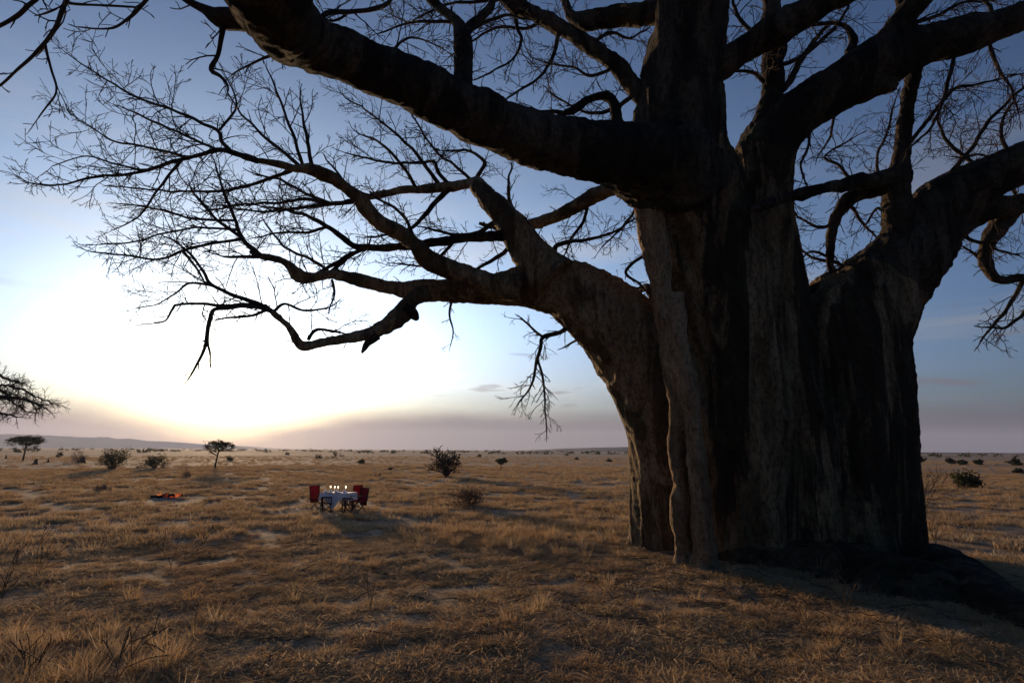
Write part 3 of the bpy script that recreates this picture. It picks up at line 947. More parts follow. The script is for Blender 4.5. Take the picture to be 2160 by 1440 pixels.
# right-hand crown
B('br0', 'limb_e_up', [(1905, 318, 9), (1955, 255, 8), (2010, 190, 7), (2060, 178, 5), (2140, 160, 3)], -0.6, 1.0)
B('br1', 'trunk_b', [(1985, 390, 10), (2050, 310, 9), (2090, 250, 7), (2160, 185, 5)], -0.6, 1.0)
B('br2', 'trunk_c', [(2015, 112, 9), (1995, 190, 8), (1970, 260, 6), (1910, 320, 4)], -0.7, 0.9)
B('br3', 'trunk_c', [(1710, 258, 7), (1705, 310, 6), (1690, 350, 5), (1700, 390, 3)], -0.2, 1.2, 0.6)
B('br4', 'limb_e_up', [(1885, 430, 8), (1850, 350, 6), (1870, 280, 5), (1890, 210, 3)], 0.6, 1.2)
B('br5', 'limb_e_left', [(1800, 388, 8), (1770, 350, 6), (1740, 330, 5), (1800, 290, 3)], 0.6, 1.2)
B('br6', 'trunk_b', [(1800, 620, 10), (1775, 560, 8), (1720, 545, 6), (1680, 520, 4)], 1.0, 1.2)
B('br7', 'limb_e_hang', [(1760, 470, 8), (1730, 480, 7), (1690, 460, 5), (1665, 440, 3)], 0.4, 1.3)
B('br8', 'limb_e_hang', [(1752, 545, 7), (1715, 530, 5), (1690, 545, 3)], 0.2, 1.2, 0.6)
B('br9', 'limb_e_hang', [(1790, 430, 8), (1820, 470, 6), (1850, 500, 4)], 0.5, 1.3, 0.7)
B('br10', 'limb_k', [(2150, 440, 9), (2130, 380, 7), (2080, 330, 5), (2030, 330, 4)], 0.4, 1.2)
B('br11', 'limb_k_down', [(2160, 588, 10), (2130, 640, 8), (2100, 680, 6), (2070, 720, 4)], 0.2, 1.1, 0.8)
B('br12', 'limb_k_down', [(2090, 575, 8), (2060, 540, 6), (2030, 520, 4)], 0.3, 1.2, 0.6)
B('br13', 'limb_k_down', [(2190, 600, 10), (2160, 660, 8), (2120, 690, 6), (2080, 690, 4)], 0.1, 1.1, 0.8)
B('br14', 'trunk_c', [(1790, 112, 18), (1800, 85, 17), (1780, 55, 10), (1720, 50, 8), (1690, 60, 5)], 0.4, 1.0)
B('br15', 'limb_upright', [(1640, 140, 10), (1690, 120, 9), (1740, 80, 8), (1780, 30, 6), (1800, -10, 4)], 0.5, 1.1)
B('br16', 'limb_upright', [(1625, 190, 9), (1590, 155, 8), (1550, 150, 6), (1530, 160, 4)], 0.3, 1.0, 0.7)
B('br17', 'limb_upright', [(1640, 200, 16), (1668, 168, 15), (1700, 110, 11), (1740, 60, 8)], 0.6, 1.1)
B('br18', 'limb_f_up', [(1900, 50, 10), (1960, 40, 8), (2020, 10, 6), (2080, 0, 5)], 0.5, 1.1)
B('br19', 'trunk_c', [(2100, 50, 9), (2090, 20, 8), (2060, -30, 6)], 0.4, 1.1)
B('br20', 'trunk_c', [(2080, 72, 8), (2100, 130, 7), (2130, 180, 5), (2150, 240, 3)], -0.4, 1.1)
B('br21', 'trunk_b', [(2060, 350, 9), (2000, 300, 7), (1980, 240, 5), (2010, 180, 3)], 0.8, 1.2)
B('br22', 'trunk_b', [(2130, 330, 9), (2110, 270, 7), (2140, 210, 5)], 0.6, 1.2)
B('br23', 'limb_centre_right', [(1600, 85, 10), (1560, 40, 8), (1545, 0, 6)], 0.5, 1.1)
B('br24', 'trunk_c', [(1760, 240, 6), (1750, 290, 5), (1725, 330, 3)], 0.5, 1.2, 0.6)
B('br25', 'limb_e_up', [(1890, 470, 8), (1850, 440, 6), (1830, 470, 4)], 0.6, 1.2, 0.7)
B('br26', 'trunk_b', [(2010, 470, 10), (2040, 500, 8), (2090, 520, 6), (2150, 540, 4)], 0.7, 1.1, 0.7)
# overhead, top left corner
B('bo0', 'limb_overhead', [(165, -65, 14), (140, 0, 10), (122, 45, 9), (95, 92, 8), (45, 138, 6.5), (0, 180, 5), (-35, 205, 4)], 0.1, 0.55, 0.55)
B('bo1', 'bo0', [(95, 92, 6), (107, 145, 5), (117, 195, 4), (80, 248, 3)], 0.1, 0.6, 0.5)
B('bo2', 'limb_overhead', [(110, -60, 12), (80, -5, 10), (40, 30, 9), (0, 56, 8), (-50, 85, 6)], 0.2, 0.5, 0.5)
B('bo3', 'limb_overhead', [(360, -140, 16), (325, -30, 9), (290, 22, 7), (250, 54, 5.5), (215, 62, 4), (165, 58, 3)], 0.3, 0.6, 0.5)
B('bo4', 'bo0', [(138, 6, 6), (200, 12, 5), (290, 17, 4)], 0.2, 0.5, 0.5)

# twigs straight from the limbs
for k, dens, tl, rm_ in (('limb_b_front', .8, .8, .22), ('limb_b_upper', .8, .8, .2), ('limb_b_lower', .7, .5, .2), ('stem_left', .7, .6, .28),
                         ('limb_e_up', 1.4, .9, .3), ('limb_e_left', 1.2, .7, .3), ('limb_e_hang', 1.4, .8, .3), ('limb_centre_right', 2.0, 1.2, .5),
                         ('limb_upright', 1.8, 1.1, .4), ('limb_f_up', 2.0, 1.2, .4), ('limb_k', 1.6, 1.0, .4), ('limb_k_down', 1.4, .9, .3),
                         ('limb_h', 1.8, 1.1, .3), ('limb_h_back', 2.0, 1.1, .4), ('limb_upright_left', 1.7, 1.0, .3), ('limb_arch', 1.4, .7, .3),
                         ('limb_behind', 1.8, 1.0, .3), ('trunk_c', 1.8, 1.2, .6), ('trunk_b', 1.3, 1.2, .8), ('limb_overhead', .4, .5, .1)):
    A = limbs[k].A
    if limbs[k].cut:
        A = A[A[:, 4] > limbs[k].cut + 1.0]
    if k in ('stem_left',):
        A = A[A[:, 4] > 9]
    sprout(k, A[:, :3], A[:, 3], dens, tl, rm_, -0.12 if k not in ('limb_b_front', 'limb_b_upper') else 0.2, 0.12)
    # sprays carried by the limb's skin start at its surface, not its core


def twig_mesh(lst):
    b = MB()
    for P, R in lst:
        b.tube(P, R, 4 if R[0] > 0.012 else 3, cap=False)
    return b


ntw = 0
for key, lst in twigs.items():
    ntw += len(lst)
    o = twig_mesh(lst).build('twigs', M_TWIG, limb_part(key), TREE_LOC)
    o['kind'] = 'stuff'
print('TWIGS', ntw, 'BARK FACES', len(TQ))

# ------------------------------------------------------------------ grass


def tuft(seed, n, hmin, hmax, spread, lean, flat=False, wid=0.0045, seg=3):
    """flat: matted, fallen straw; otherwise a standing tuft"""
    r = np.random.default_rng(seed)
    b = MB()
    for _ in range(n):
        a = r.uniform(0, 6.283)
        rr = spread * math.sqrt(r.uniform()) * (1.0 if flat else 0.6)
        p = np.array([rr * math.cos(a), rr * math.sin(a), 0.035 * r.uniform() if flat else -0.01])
        h = r.uniform(hmin, hmax)
        da = r.uniform(0, 6.283) if flat else a + r.normal(0, 0.9)
        el = r.uniform(0.05, 0.75) if flat else math.pi / 2 - r.uniform(0.05, 0.5) * lean
        pts = [p]
        for q in range(seg):
            el -= (r.uniform(0.1, 0.55) if flat else lean * r.uniform(0.1, 0.65))
            da += r.normal(0, 0.35)
            d = np.array([math.cos(el) * math.cos(da), math.cos(el) * math.sin(da), math.sin(el)])
            nx = pts[-1] + d * h / seg
            nx[2] = max(nx[2], 0.004 + r.uniform(0, 0.03))
            pts.append(nx)
        pts = np.array(pts)
        sa = r.uniform(0, 6.283)
        sd = np.array([-math.sin(da), math.cos(da), 0]) * math.cos(sa * 0.15) + np.array([0, 0, 0.6 * math.sin(sa)])
        sd = sd * wid * r.uniform(0.6, 1.3)
        V, Q, T = [], [], []
        for q in range(seg):
            f = 1 - 0.25 * q
            V += [pts[q] - sd * f, pts[q] + sd * f]
            if q:
                Q.append([2 * q - 2, 2 * q - 1, 2 * q + 1, 2 * q])
        V.append(pts[-1])
        T.append([2 * seg - 2, 2 * seg - 1, 2 * seg])
        b.add(V, Q, T)
    return b


kinds = bpy.data.collections.new('grass_kinds')      # only a source for the scatter, not in the scene
specs = []
for q in range(6):
    specs.append(tuft(100 + q, 50, 0.05, 0.16, 0.15, 1.15))                  # low tuft
for q in range(5):
    specs.append(tuft(200 + q, 60, 0.10, 0.30, 0.30, 1.0, True))             # matted straw
for q in range(4):
    specs.append(tuft(300 + q, 44, 0.18, 0.42, 0.12, 0.7))                   # tall tuft
for q in range(3):
    specs.append(tuft(400 + q, 90, 0.10, 0.28, 0.50, 0.9, False, 0.010, 2))  # broad clump for the distance
for q in range(4):
    specs.append(tuft(500 + q, 120, 0.07, 0.20, 0.26, 1.35, False, 0.0055))  # cushion of bent grass
for q, b in enumerate(specs):
    V = np.concatenate(b.V)
    me = mesh_np('tuft', V, [f for f in (np.concatenate(b.Q), np.concatenate(b.T))], False)
    me.materials.append(M_GRASS)
    kinds.objects.link(bpy.data.objects.new('tuft_%02d' % q, me))


def scatter(name, P, idx, sc, label, cat):
    me = bpy.data.meshes.new(name)
    me.vertices.add(len(P))
    me.vertices.foreach_set('co', np.asarray(P, np.float32).ravel())
    for an, typ, val in (('k', 'INT', idx.astype(np.int32)), ('s', 'FLOAT', sc.astype(np.float32)),
                         ('r', 'FLOAT', rng.uniform(0, 6.283, len(P)).astype(np.float32))):
        me.attributes.new(an, typ, 'POINT').data.foreach_set('value', val)
    me.update()
    o = link(name, me)
    g = bpy.data.node_groups.new(name, 'GeometryNodeTree')
    g.interface.new_socket('Geometry', in_out='INPUT', socket_type='NodeSocketGeometry')
    g.interface.new_socket('Geometry', in_out='OUTPUT', socket_type='NodeSocketGeometry')
    gi, go = g.nodes.new('NodeGroupInput'), g.nodes.new('NodeGroupOutput')
    ip = g.nodes.new('GeometryNodeInstanceOnPoints')
    ci_ = g.nodes.new('GeometryNodeCollectionInfo')
    ci_.inputs['Collection'].default_value = kinds
    ci_.inputs['Separate Children'].default_value = True
    ci_.inputs['Reset Children'].default_value = True
    at_ = {}
    for an, dt in (('k', 'INT'), ('s', 'FLOAT'), ('r', 'FLOAT')):
        x = g.nodes.new('GeometryNodeInputNamedAttribute')
        x.data_type = dt
        x.inputs['Name'].default_value = an
        at_[an] = x.outputs['Attribute']
    cx = g.nodes.new('ShaderNodeCombineXYZ')
    L = g.links.new
    L(at_['r'], cx.inputs[2])
    L(gi.outputs[0], ip.inputs['Points'])
    L(ci_.outputs[0], ip.inputs['Instance'])
    ip.inputs['Pick Instance'].default_value = True
    L(at_['k'], ip.inputs['Instance Index'])
    L(cx.outputs[0], ip.inputs['Rotation'])
    L(at_['s'], ip.inputs['Scale'])
    L(ip.outputs[0], go.inputs[0])
    o.modifiers.new('scatter', 'NODES').node_group = g
    return tag(o, label, cat, None, 'stuff')


def cand(n, r0, r1, half):
    r = np.sqrt(rng.uniform(r0 ** 2, r1 ** 2, n))
    a = rng.uniform(-half, half, n)
    return r * np.sin(a), r * np.cos(a)


GP, GK, GS = [], [], []
for r0, r1, dens, half in ((3.0, 10, 80, 1.0), (10, 18, 42, 0.95), (18, 40, 11, 0.9), (40, 90, 2.4, 0.85), (90, 220, 0.3, 0.82)):
    n = int(dens * half * (r1 ** 2 - r0 ** 2))
    x, y = cand(n, r0, r1, half)
    cov = vnoise(np.stack([x * 0.5, y * 0.5, np.zeros(n)], 1), 61) * 0.45 + vnoise(np.stack([x * 1.7, y * 1.7, np.zeros(n)], 1), 62) * 0.55
    lush = vnoise(np.stack([x * 0.16, y * 0.16, np.zeros(n)], 1), 63)
    lush = lush + 0.25 * np.exp(-((y - 17) / 5.0) ** 2) * (x < 3)
    if r1 <= 18:
        cov = 0.3 * cov + 0.7 * (0.6 * vnoise(np.stack([x * 2.3, y * 2.9, np.zeros(n)], 1), 66) + 0.4 * vnoise(np.stack([x * 5.0, y * 6.0, np.zeros(n)], 1), 67))
    keep = (cov + 0.25 * (lush - 0.5) + rng.uniform(-0.08, 0.08, n)) > (0.43 if r1 <= 18 else 0.42)
    inside = np.hypot((x - 6.6) / 3.3, (y - 14.7) / 2.0) < 1.0
    keep &= ~inside
    # trampled open ground round the table and fire
    for (cx_, cy_, rr_) in ((-7.6, 26.5, 3.2), (-14.6, 29, 3.0)):
        keep &= ~((np.hypot(x - cx_, (y - cy_) * 0.8) < rr_) & (rng.uniform(0, 1, n) < 0.8))
    x, y, lush = x[keep], y[keep], lush[keep]
    m = len(x)
    u = rng.uniform(0, 1, m)
    kd = np.where(u < 0.36, rng.integers(0, 6, m), rng.integers(6, 11, m))
    tall = rng.uniform(0, 1, m) < np.clip((lush - 0.56) * 1.3, 0.012, 0.45)
    kd = np.where(tall, rng.integers(11, 15, m), kd)
    if r1 <= 40:
        kd = np.where(rng.uniform(0, 1, m) < 0.34, rng.integers(18, 22, m), kd)
    if r0 >= 18:
        kd = np.where(rng.uniform(0, 1, m) < (0.5 if r0 < 40 else 0.8), rng.integers(15, 18, m), kd)
    s_ = rng.uniform(0.6, 1.25, m) * (1.0 if r0 < 40 else 1.25)
    GP.append(np.stack([x, y, ground_h(x, y)], 1))
    GK.append(kd)
    GS.append(s_)
GP, GK, GS = np.concatenate(GP), np.concatenate(GK), np.concatenate(GS)
print('TUFTS', len(GP))
scatter('dry_grass', GP, GK, GS, 'dry straw-coloured grass tufts covering the savanna floor', 'grass')

# fallen twigs lying in the grass
fb = MB()
for _ in range(420):
    if _ < 260:
        x, y = 6.6 + rng.normal(0, 3.6), 11.0 + rng.normal(0, 1.8)
    else:
        x, y = rng.uniform(-7, 9), rng.uniform(5.5, 18)
    if np.hypot((x - 6.6) / 3.3, (y - 14.7) / 2.0) < 1.0 or y < 4:
        continue
    a, L_ = rng.uniform(0, 6.283), rng.uniform(0.12, 0.7)
    q = np.linspace(-0.5, 0.5, 5)[:, None] * L_
    P = np.hstack([x + q * math.cos(a), y + q * math.sin(a), np.zeros((5, 1))])
    P[:, :2] += rng.normal(0, 0.02, (5, 2))
    P[:, 2] = ground_h(P[:, 0], P[:, 1]) + 0.03 + np.linspace(0, rng.uniform(0, 0.10), 5)
    fb.tube(P, np.linspace(rng.uniform(0.005, 0.014), 0.004, 5), 4, cap=False)
tag(fb.build('fallen_twigs', M_STALK), 'fallen dry twigs strewn in the grass around the baobab', 'twigs', None, 'stuff')

# ------------------------------------------------------------------ trees and bushes of the plain


def shoot(out, p, d, length, r, level, spread, up, kids):
    """small woody skeleton for far trees"""
    n = 5
    P = [np.array(p, float)]
    d = unit(np.array(d, float))
    for q in range(n):
        d = unit(d + rng.normal(0, 0.14, 3) + np.array([0, 0, up]))
        P.append(P[-1] + d * length / n)
    P = np.array(P)
    R = np.linspace(r, r * 0.5, n + 1)
    out.append((P, R, level))
    if level:
        for c in range(kids):
            t = rng.uniform(0.45, 1.0) if c else 1.0
            q = min(int(t * n), n)
            a = rng.uniform(0, 6.283)
            e = unit(d + spread * np.array([math.cos(a), math.sin(a), rng.uniform(-0.3, 0.5)]))
            shoot(out, P[q], e, length * rng.uniform(0.5, 0.8), R[q] * 0.62, level - 1, spread, up, kids)


def leaves(b, centres, n, rad_, size, flat=1.0):
    C = np.asarray(centres)
    c = C[rng.integers(0, len(C), n)] + rng.normal(0, 1, (n, 3)) * np.array([rad_, rad_, rad_ * flat])
    d1 = rng.normal(0, 1, (n, 3))
    d1 /= np.linalg.norm(d1, axis=1, keepdims=True)
    d2 = np.cross(d1, rng.normal(0, 1, (n, 3)))
    d2 /= np.linalg.norm(d2, axis=1, keepdims=True) + 1e-9
    s = size * rng.uniform(0.5, 1.3, (n, 1))
    V = np.stack([c - d1 * s, c + d2 * s * 0.55, c + d1 * s, c - d2 * s * 0.55], 1).reshape(-1, 3)
    q = np.arange(n)[:, None] * 4 + np.arange(4)
    b.add(V, q)


def acacia(px, py, h, wid, label, lean=0.0, thick=0.3, group=None, leafn=2600, name='acacia_tree'):
    p = on_ground(px, py)
    root = empty(name, p, label, 'tree', group)
    out = []
    hh = h * 0.62
    P = np.array([[0, 0, -0.1], [lean * 0.2 * h, 0, hh * 0.35], [lean * 0.45 * h, 0.05, hh * 0.7], [lean * 0.8 * h, 0, hh]])
    P = resample(P, 0.2)
    R = np.linspace(h * 0.034, h * 0.018, len(P))
    t = MB()
    t.tube(P, R, 8)
    top = []
    for c in range(13):
        a = c * 2.399 + rng.normal(0, 0.2)
        q = len(P) - 1 - rng.integers(0, max(2, len(P) // 3))
        rr = wid * 0.5 * math.sqrt(rng.uniform(0.15, 1))
        e = np.array([P[-1, 0] + rr * math.cos(a), rr * math.sin(a), h * (0.92 - 0.16 * (rr / wid * 2) ** 2) + rng.normal(0, 0.03 * h)])
        m_ = P[q] * 0.45 + e * 0.55 + np.array([0, 0, -0.06 * h])
        B_ = resample(np.array([P[q], m_, e]), 0.25)
        t.tube(B_, np.linspace(R[q] * 0.55, 0.02, len(B_)), 5)
        for _ in range(5):
            top.append(B_[rng.integers(len(B_) // 2, len(B_))] + rng.normal(0, 1, 3) * np.array([wid * .07, wid * .07, thick * 0.3]))
        top.append(e)
    for _ in range(90):
        a, rr = rng.uniform(0, 6.283), wid * 0.47 * math.sqrt(rng.uniform())
        if vnoise(np.array([math.cos(a) * rr * 2.2 / wid * 3 + px, math.sin(a) * rr * 2.2 / wid * 3, 0.5]), 5) > 0.28:
            top.append(np.array([P[-1, 0] + rr * math.cos(a), rr * math.sin(a), h * (0.95 - 0.22 * (rr / wid * 2) ** 2) - abs(rng.normal(0, 0.07 * h))]))
    t.build('trunk', M_FARBARK, root)
    lf = MB()
    leaves(lf, top, leafn, wid * 0.045, 0.13, 0.5)
    lf.build('crown', M_LEAF, root, smooth=False)
    return root


def bush(px, py, h, wid, label, leafm, leafn=1800, stems=26, bare=False, name='bush', cat='bush', group=None, lsize=0.10, level=2):
    p = on_ground(px, py)
    root = empty(name, p, label, cat, group)
    t = MB()
    tips = []
    for c in range(stems):
        a = rng.uniform(0, 6.283)
        tilt = (0.75 if level > 3 else 1.25 if wid > 1.8 * h else 1.0) * math.sqrt(rng.uniform(0.0, 1))
        reach = 1 / math.hypot(math.sin(tilt) / (wid * 0.5), math.cos(tilt) / h)
        d = np.array([math.sin(tilt) * math.cos(a), math.sin(tilt) * math.sin(a), math.cos(tilt)])
        out = []
        ln = reach / (1.5 if level > 3 else 1.6) * rng.uniform(0.8, 1.05)
        shoot(out, np.array([0, 0, -0.05]) + rng.normal(0, 0.05, 3) * np.array([1, 1, 0]) * wid * 0.2, d, ln, max((0.034 if level > 3 else 0.012) * h, 0.006), level, 0.62, 0.02, 3)
        if level > 3:
            out = [(P, np.maximum(R, 0.02), lv_) for P, R, lv_ in out]
        for P, R, lv_ in out:
            t.tube(P, R, 4 if lv_ > 1 else 3, cap=False)
            if lv_ < 2:
                tips += [P[-1], P[3]]
    t.build('branches', M_FARBARK, root)
    if not bare:
        lf = MB()
        tips = np.array(tips)
        leaves(lf, tips, int(leafn * 0.7), 0.07 * h, lsize, 0.8)
        lf.build('foliage', leafm, root, smooth=False)
    return root


def px_h(px, py, pxh):
    """real height of something pxh photo pixels tall standing at a pixel"""
    p = on_ground(px, py)
    return pxh * np.dot(p - CAM, _F) / FPX


acacia(48, 972, px_h(46, 972, 56), px_h(46, 972, 66), 'dark flat-topped acacia below the bare crown at the left edge', 0.06, 0.5, 'flat-topped acacias on the plain', 3200)
acacia(453, 988, px_h(453, 988, 62), px_h(453, 988, 62), 'leaning flat-topped acacia under the setting sun', 0.10, 0.3, 'flat-topped acacias on the plain', 1000)
acacia(1056, 993, px_h(1056, 993, 27), px_h(1056, 993, 22), 'small slim umbrella acacia right of the bare round tree', 0.08, 0.2, 'flat-topped acacias on the plain', 700)

bush(236, 991, px_h(236, 991, 44), px_h(236, 991, 72), 'large fan-shaped green bush right of the left acacia', M_LEAF2, 2600, 30)
bush(326, 988, px_h(326, 988, 28), px_h(326, 988, 60), 'lower rounded green bush between fan bush and leaning acacia', M_LEAF2, 2200, 26)
bush(166, 976, px_h(166, 976, 32), px_h(166, 976, 40), 'greyish leafless bush beside a termite mound', M_LEAF3, 700, 20)
bush(942, 1007, px_h(942, 1007, 50), px_h(942, 1007, 58), 'round-crowned leafless dark tree in mid-plain', M_FARBARK, 0, 12, True, 'bare_tree', 'tree', None, 0.1, 4)
bush(985, 1069, px_h(985, 1069, 40), px_h(985, 1069, 110), 'low spreading grey scrub bush right of the table', M_LEAF3, 3000, 46, False, 'scrub_bush', 'bush', None, 0.05)
bush(2037, 1031, px_h(2037, 1031, 42), px_h(2037, 1031, 50), 'dark round bush right of the baobab trunk', M_LEAF, 2400, 24)
bush(843, 1024, px_h(843, 1024, 24), px_h(843, 1024, 16), 'small bare sapling left of the round leafless tree', M_LEAF3, 0, 4, True, 'sapling', 'sapling')
bush(797, 1008, px_h(797, 1008, 17), px_h(797, 1008, 20), 'tiny bare sapling behind and right of the table', M_LEAF3, 60, 5, False, 'sapling', 'sapling')
small = [
    (672, 968, 10, 22, 'pair of dark shrubs behind the table, left one'), (709, 967, 12, 34, 'wide dark shrub behind the table, near the horizon'),
    (763, 978, 9, 20, 'small shrub between horizon and bare sapling'), (824, 992, 8, 14, 'tiny shrub right of the tiny bare sapling'),
    (485, 972, 13, 12, 'small round shrub just right of the leaning acacia'), (394, 1006, 14, 26, 'low dark shrub beyond the campfire'),
    (215, 1036, 15, 40, 'low grassy shrub left of the campfire'), (125, 965, 12, 16, 'small slanting shrub right of the left acacia trunk'),
    (1011, 964, 6, 14, 'tiny far shrub left of the slim umbrella acacia'), (1215, 970, 6, 12, 'tiny dark shrub near the baobab, at the plain edge'),
    (605, 960, 8, 10, 'tiny shrub on the skyline left of the table'), (508, 951, 6, 12, 'tiny shrub on the skyline right of the sun'),
    (1193, 962, 7, 20, 'small far bush below the right-hand ridge'), (1285, 974, 6, 14, 'tiny shrub close to the left edge of the baobab'),
    (740, 952, 6, 12, 'tiny skyline shrub above the table'), (655, 951, 6, 16, 'low skyline bush left above the table')]
for x, y, h, wd, lb in small:
    bush(x, y, px_h(x, y, h), px_h(x, y, wd), lb, M_LEAF3 if y > 1000 else M_LEAF, 500, 10, False, 'shrub', 'shrub', 'small shrubs scattered over the plain', 0.14 if y < 985 else 0.06)
right_far = [(1938, 978, 17, 26, 'leafy tree at the plain edge touching the trunk outline'), (2004, 978, 12, 24, 'small flat tree in the far row right of the trunk'), (2030, 980, 9, 20, 'low bush in the far row above the dark round bush'),
             (2064, 980, 11, 24, 'mid tree in the far row right of the dark round bush'), (2140, 982, 13, 30, 'far tree at the right edge of the view'), (2150, 998, 8, 16, 'small shrub below the far tree at right edge')]
for x, y, h, wd, lb in right_far:
    bush(x, y, px_h(x, y, h), px_h(x, y, wd), lb, M_LEAF, 700, 10, False, 'far_tree', 'tree', 'row of trees at the right edge of the plain', 0.28)

# scrub line far out: one mass
fb = MB()
n = 520
r = np.exp(rng.uniform(math.log(330), math.log(2300), n))
a = rng.uniform(-0.85, 0.85, n)
for rr_, aa in zip(r, a):
    x, y = rr_ * math.sin(aa), rr_ * math.cos(aa)
    s_ = rng.uniform(1.0, 2.4)
    cc = np.array([[x + rng.normal(0, s_ * 0.8), y + rng.normal(0, s_ * 0.6), float(ground_h(x, y)) + s_ * rng.uniform(0.2, 0.7)] for _ in range(5)])
    leaves(fb, cc, 26, s_ * 0.33, s_ * 0.42, 0.7)
tag(fb.build('far_scrub', M_LEAF, None, smooth=False), 'thin line of far dark scrub along the horizon', 'scrub', None, 'stuff')

# second bare tree, mostly out of view at the left edge
TZ = 46.0
tp = on_ground(-200, 1010)
tr2 = empty('bare_tree', tp, 'edge of a bare gnarled crown reaching in from the left border', 'tree')
t2, tw2 = MB(), []
zc = np.dot(tp - CAM, _F)


def at2(x, y, dz=0.0):
    return at(x, y, zc + dz)


t2.tube(resample(np.array([tp - [0, 0, .2], at2(-196, 940), at2(-190, 880), at2(-184, 850)]), 0.3), np.linspace(0.75, 0.45, len(resample(np.array([tp - [0, 0, .2], at2(-196, 940), at2(-190, 880), at2(-184, 850)]), 0.3))), 10)
for pts, dz in (([(-186, 860), (-120, 835), (-50, 845), (0, 838), (30, 850), (55, 868), (75, 872)], 1), ([(-186, 850), (-130, 810), (-60, 800), (0, 812), (40, 820), (80, 838), (112, 850)], -1),
                ([(-50, 845), (-20, 865), (10, 872), (40, 880)], 0), ([(-60, 800), (-10, 790), (20, 802), (45, 808)], 1), ([(0, 838), (40, 840), (70, 850), (100, 862)], -1.5),
                ([(-184, 850), (-150, 780), (-90, 750), (-40, 760)], 2), ([(-186, 860), (-240, 820), (-320, 800), (-400, 810)], 0), ([(-186, 850), (-230, 770), (-290, 740)], 1),
                ([(-30, 800), (0, 822), (20, 832), (40, 835)], 2.0)):
    P = np.array([at2(x, y, dz * q / len(pts)) for q, (x, y) in enumerate(pts)])
    P = resample(P, 0.25)
    P[1:] += rng.normal(0, 0.05, (len(P) - 1, 3))
    R = np.linspace(0.20, 0.04, len(P))
    t2.tube(P, R, 6)
    for q in range(2, len(P)):
        for _ in range(2):
            grow(tw2, P[q], unit(P[q] - P[q - 1]) + rng.normal(0, 0.8, 3), rng.uniform(0.5, 1.5), 0.03, 1, 0.2)
t2.build('trunk', M_FARBARK, tr2, tp)
b = MB()
for P, R in tw2:
    b.tube(P, np.maximum(R, 0.010), 3, cap=False)
b.build('twigs', M_FARBARK, tr2, tp)['kind'] = 'stuff'

# termite mounds and stumps
M_MOUND = plain('termite_earth', (0.13, 0.085, 0.065), 0.95, 0.25, 3)
for x, y, h, wd, lb in ((74, 980, 13, 11, 'slim reddish termite mound right of the left acacia'), (101, 975, 8, 5, 'tiny post-like mound between acacia and bare bush'),
                        (173, 977, 16, 12, 'stout termite mound in front of the leafless bush'), (12, 967, 8, 5, 'small mound at the far left edge')):
    p = on_ground(x, y)
    H_, W_ = px_h(x, y, h), px_h(x, y, wd)
    b = MB()
    prof = [(W_ * 0.62, -0.1), (W_ * 0.5, H_ * 0.15), (W_ * 0.34, H_ * 0.4), (W_ * 0.26, H_ * 0.65), (W_ * 0.22, H_ * 0.85), (W_ * 0.1, H_ * 0.97), (0.005, H_)]
    b.lathe((0, 0, 0), prof, 14)
    V = b.V[0]
    V[:, :2] *= (1 + 0.7 * (vnoise(V * 2.6 + x, 71) - 0.5))[:, None]
    V[:, 0] += 0.22 * V[:, 2] * (vnoise(np.array([x * 1.0, y, 1.5]), 3) - 0.3)
    o = b.build('termite_mound', M_MOUND)
    o.location = p
    tag(o, lb, 'termite mound', 'termite mounds near the left acacia')

# bare saplings and dry weeds close by


def weed(px, py, pxh, pxw, n, label, name='dry_weed', cat='weed', r=0.006, level=1, group='bare dry weeds standing in the grass'):
    p = on_ground(px, py)
    h, wd = px_h(px, py, pxh), px_h(px, py, pxw)
    root = empty(name, p, label, cat, group)
    for c in range(n):
        out = []
        a = rng.uniform(0, 6.283)
        tilt = math.atan(wd * 0.5 / h) * rng.uniform(0.3, 1.1)
        grow(out, np.array([rng.normal(0, 0.02), rng.normal(0, 0.02), -0.03]), np.array([math.sin(tilt) * math.cos(a), math.sin(tilt) * math.sin(a) * .5, math.cos(tilt)]), h * rng.uniform(0.6, 1.1), r * 0.42, level if c % 2 == 0 else 0, 0.15)
        b = MB()
        for P, R in out:
            b.tube(P, R, 4, cap=False)
        b.build('stem', M_STALK, root)


weed(358, 1212, 110, 60, 3, 'tall thin bare weed in the left middle foreground')
weed(80, 1215, 100, 60, 4, 'dark bare weed clump near the left edge', r=0.008)
weed(5, 1270, 130, 90, 4, 'arching bare weed cut by the left border', r=0.008)
weed(245, 1440, 150, 60, 5, 'dark upright weed stems at the bottom left', r=0.006)
weed(60, 1440, 120, 120, 5, 'leaning weed stalks in the bottom left corner', r=0.007)
weed(780, 1300, 100, 30, 2, 'thin lone weed stalk in the centre foreground', r=0.004)
weed(1275, 1150, 50, 40, 4, 'dry twiggy weed just left of the trunk base', r=0.006)
weed(1790, 1330, 130, 90, 3, 'pale forked weed in front of the shaded trunk', r=0.006)
weed(1700, 1335, 60, 60, 4, 'short dry weed left of the pale forked weed', r=0.005)
weed(1975, 1160, 95, 60, 4, 'upright bare sapling on the root mound right of trunk', 'sapling', 'sapling', 0.010)
weed(1945, 1110, 130, 70, 4, 'spindly bare sapling against the trunk right side', 'sapling', 'sapling', 0.010, 2)
weed(2140, 1180, 55, 60, 4, 'grassy weed at the right border beyond the root', r=0.006)

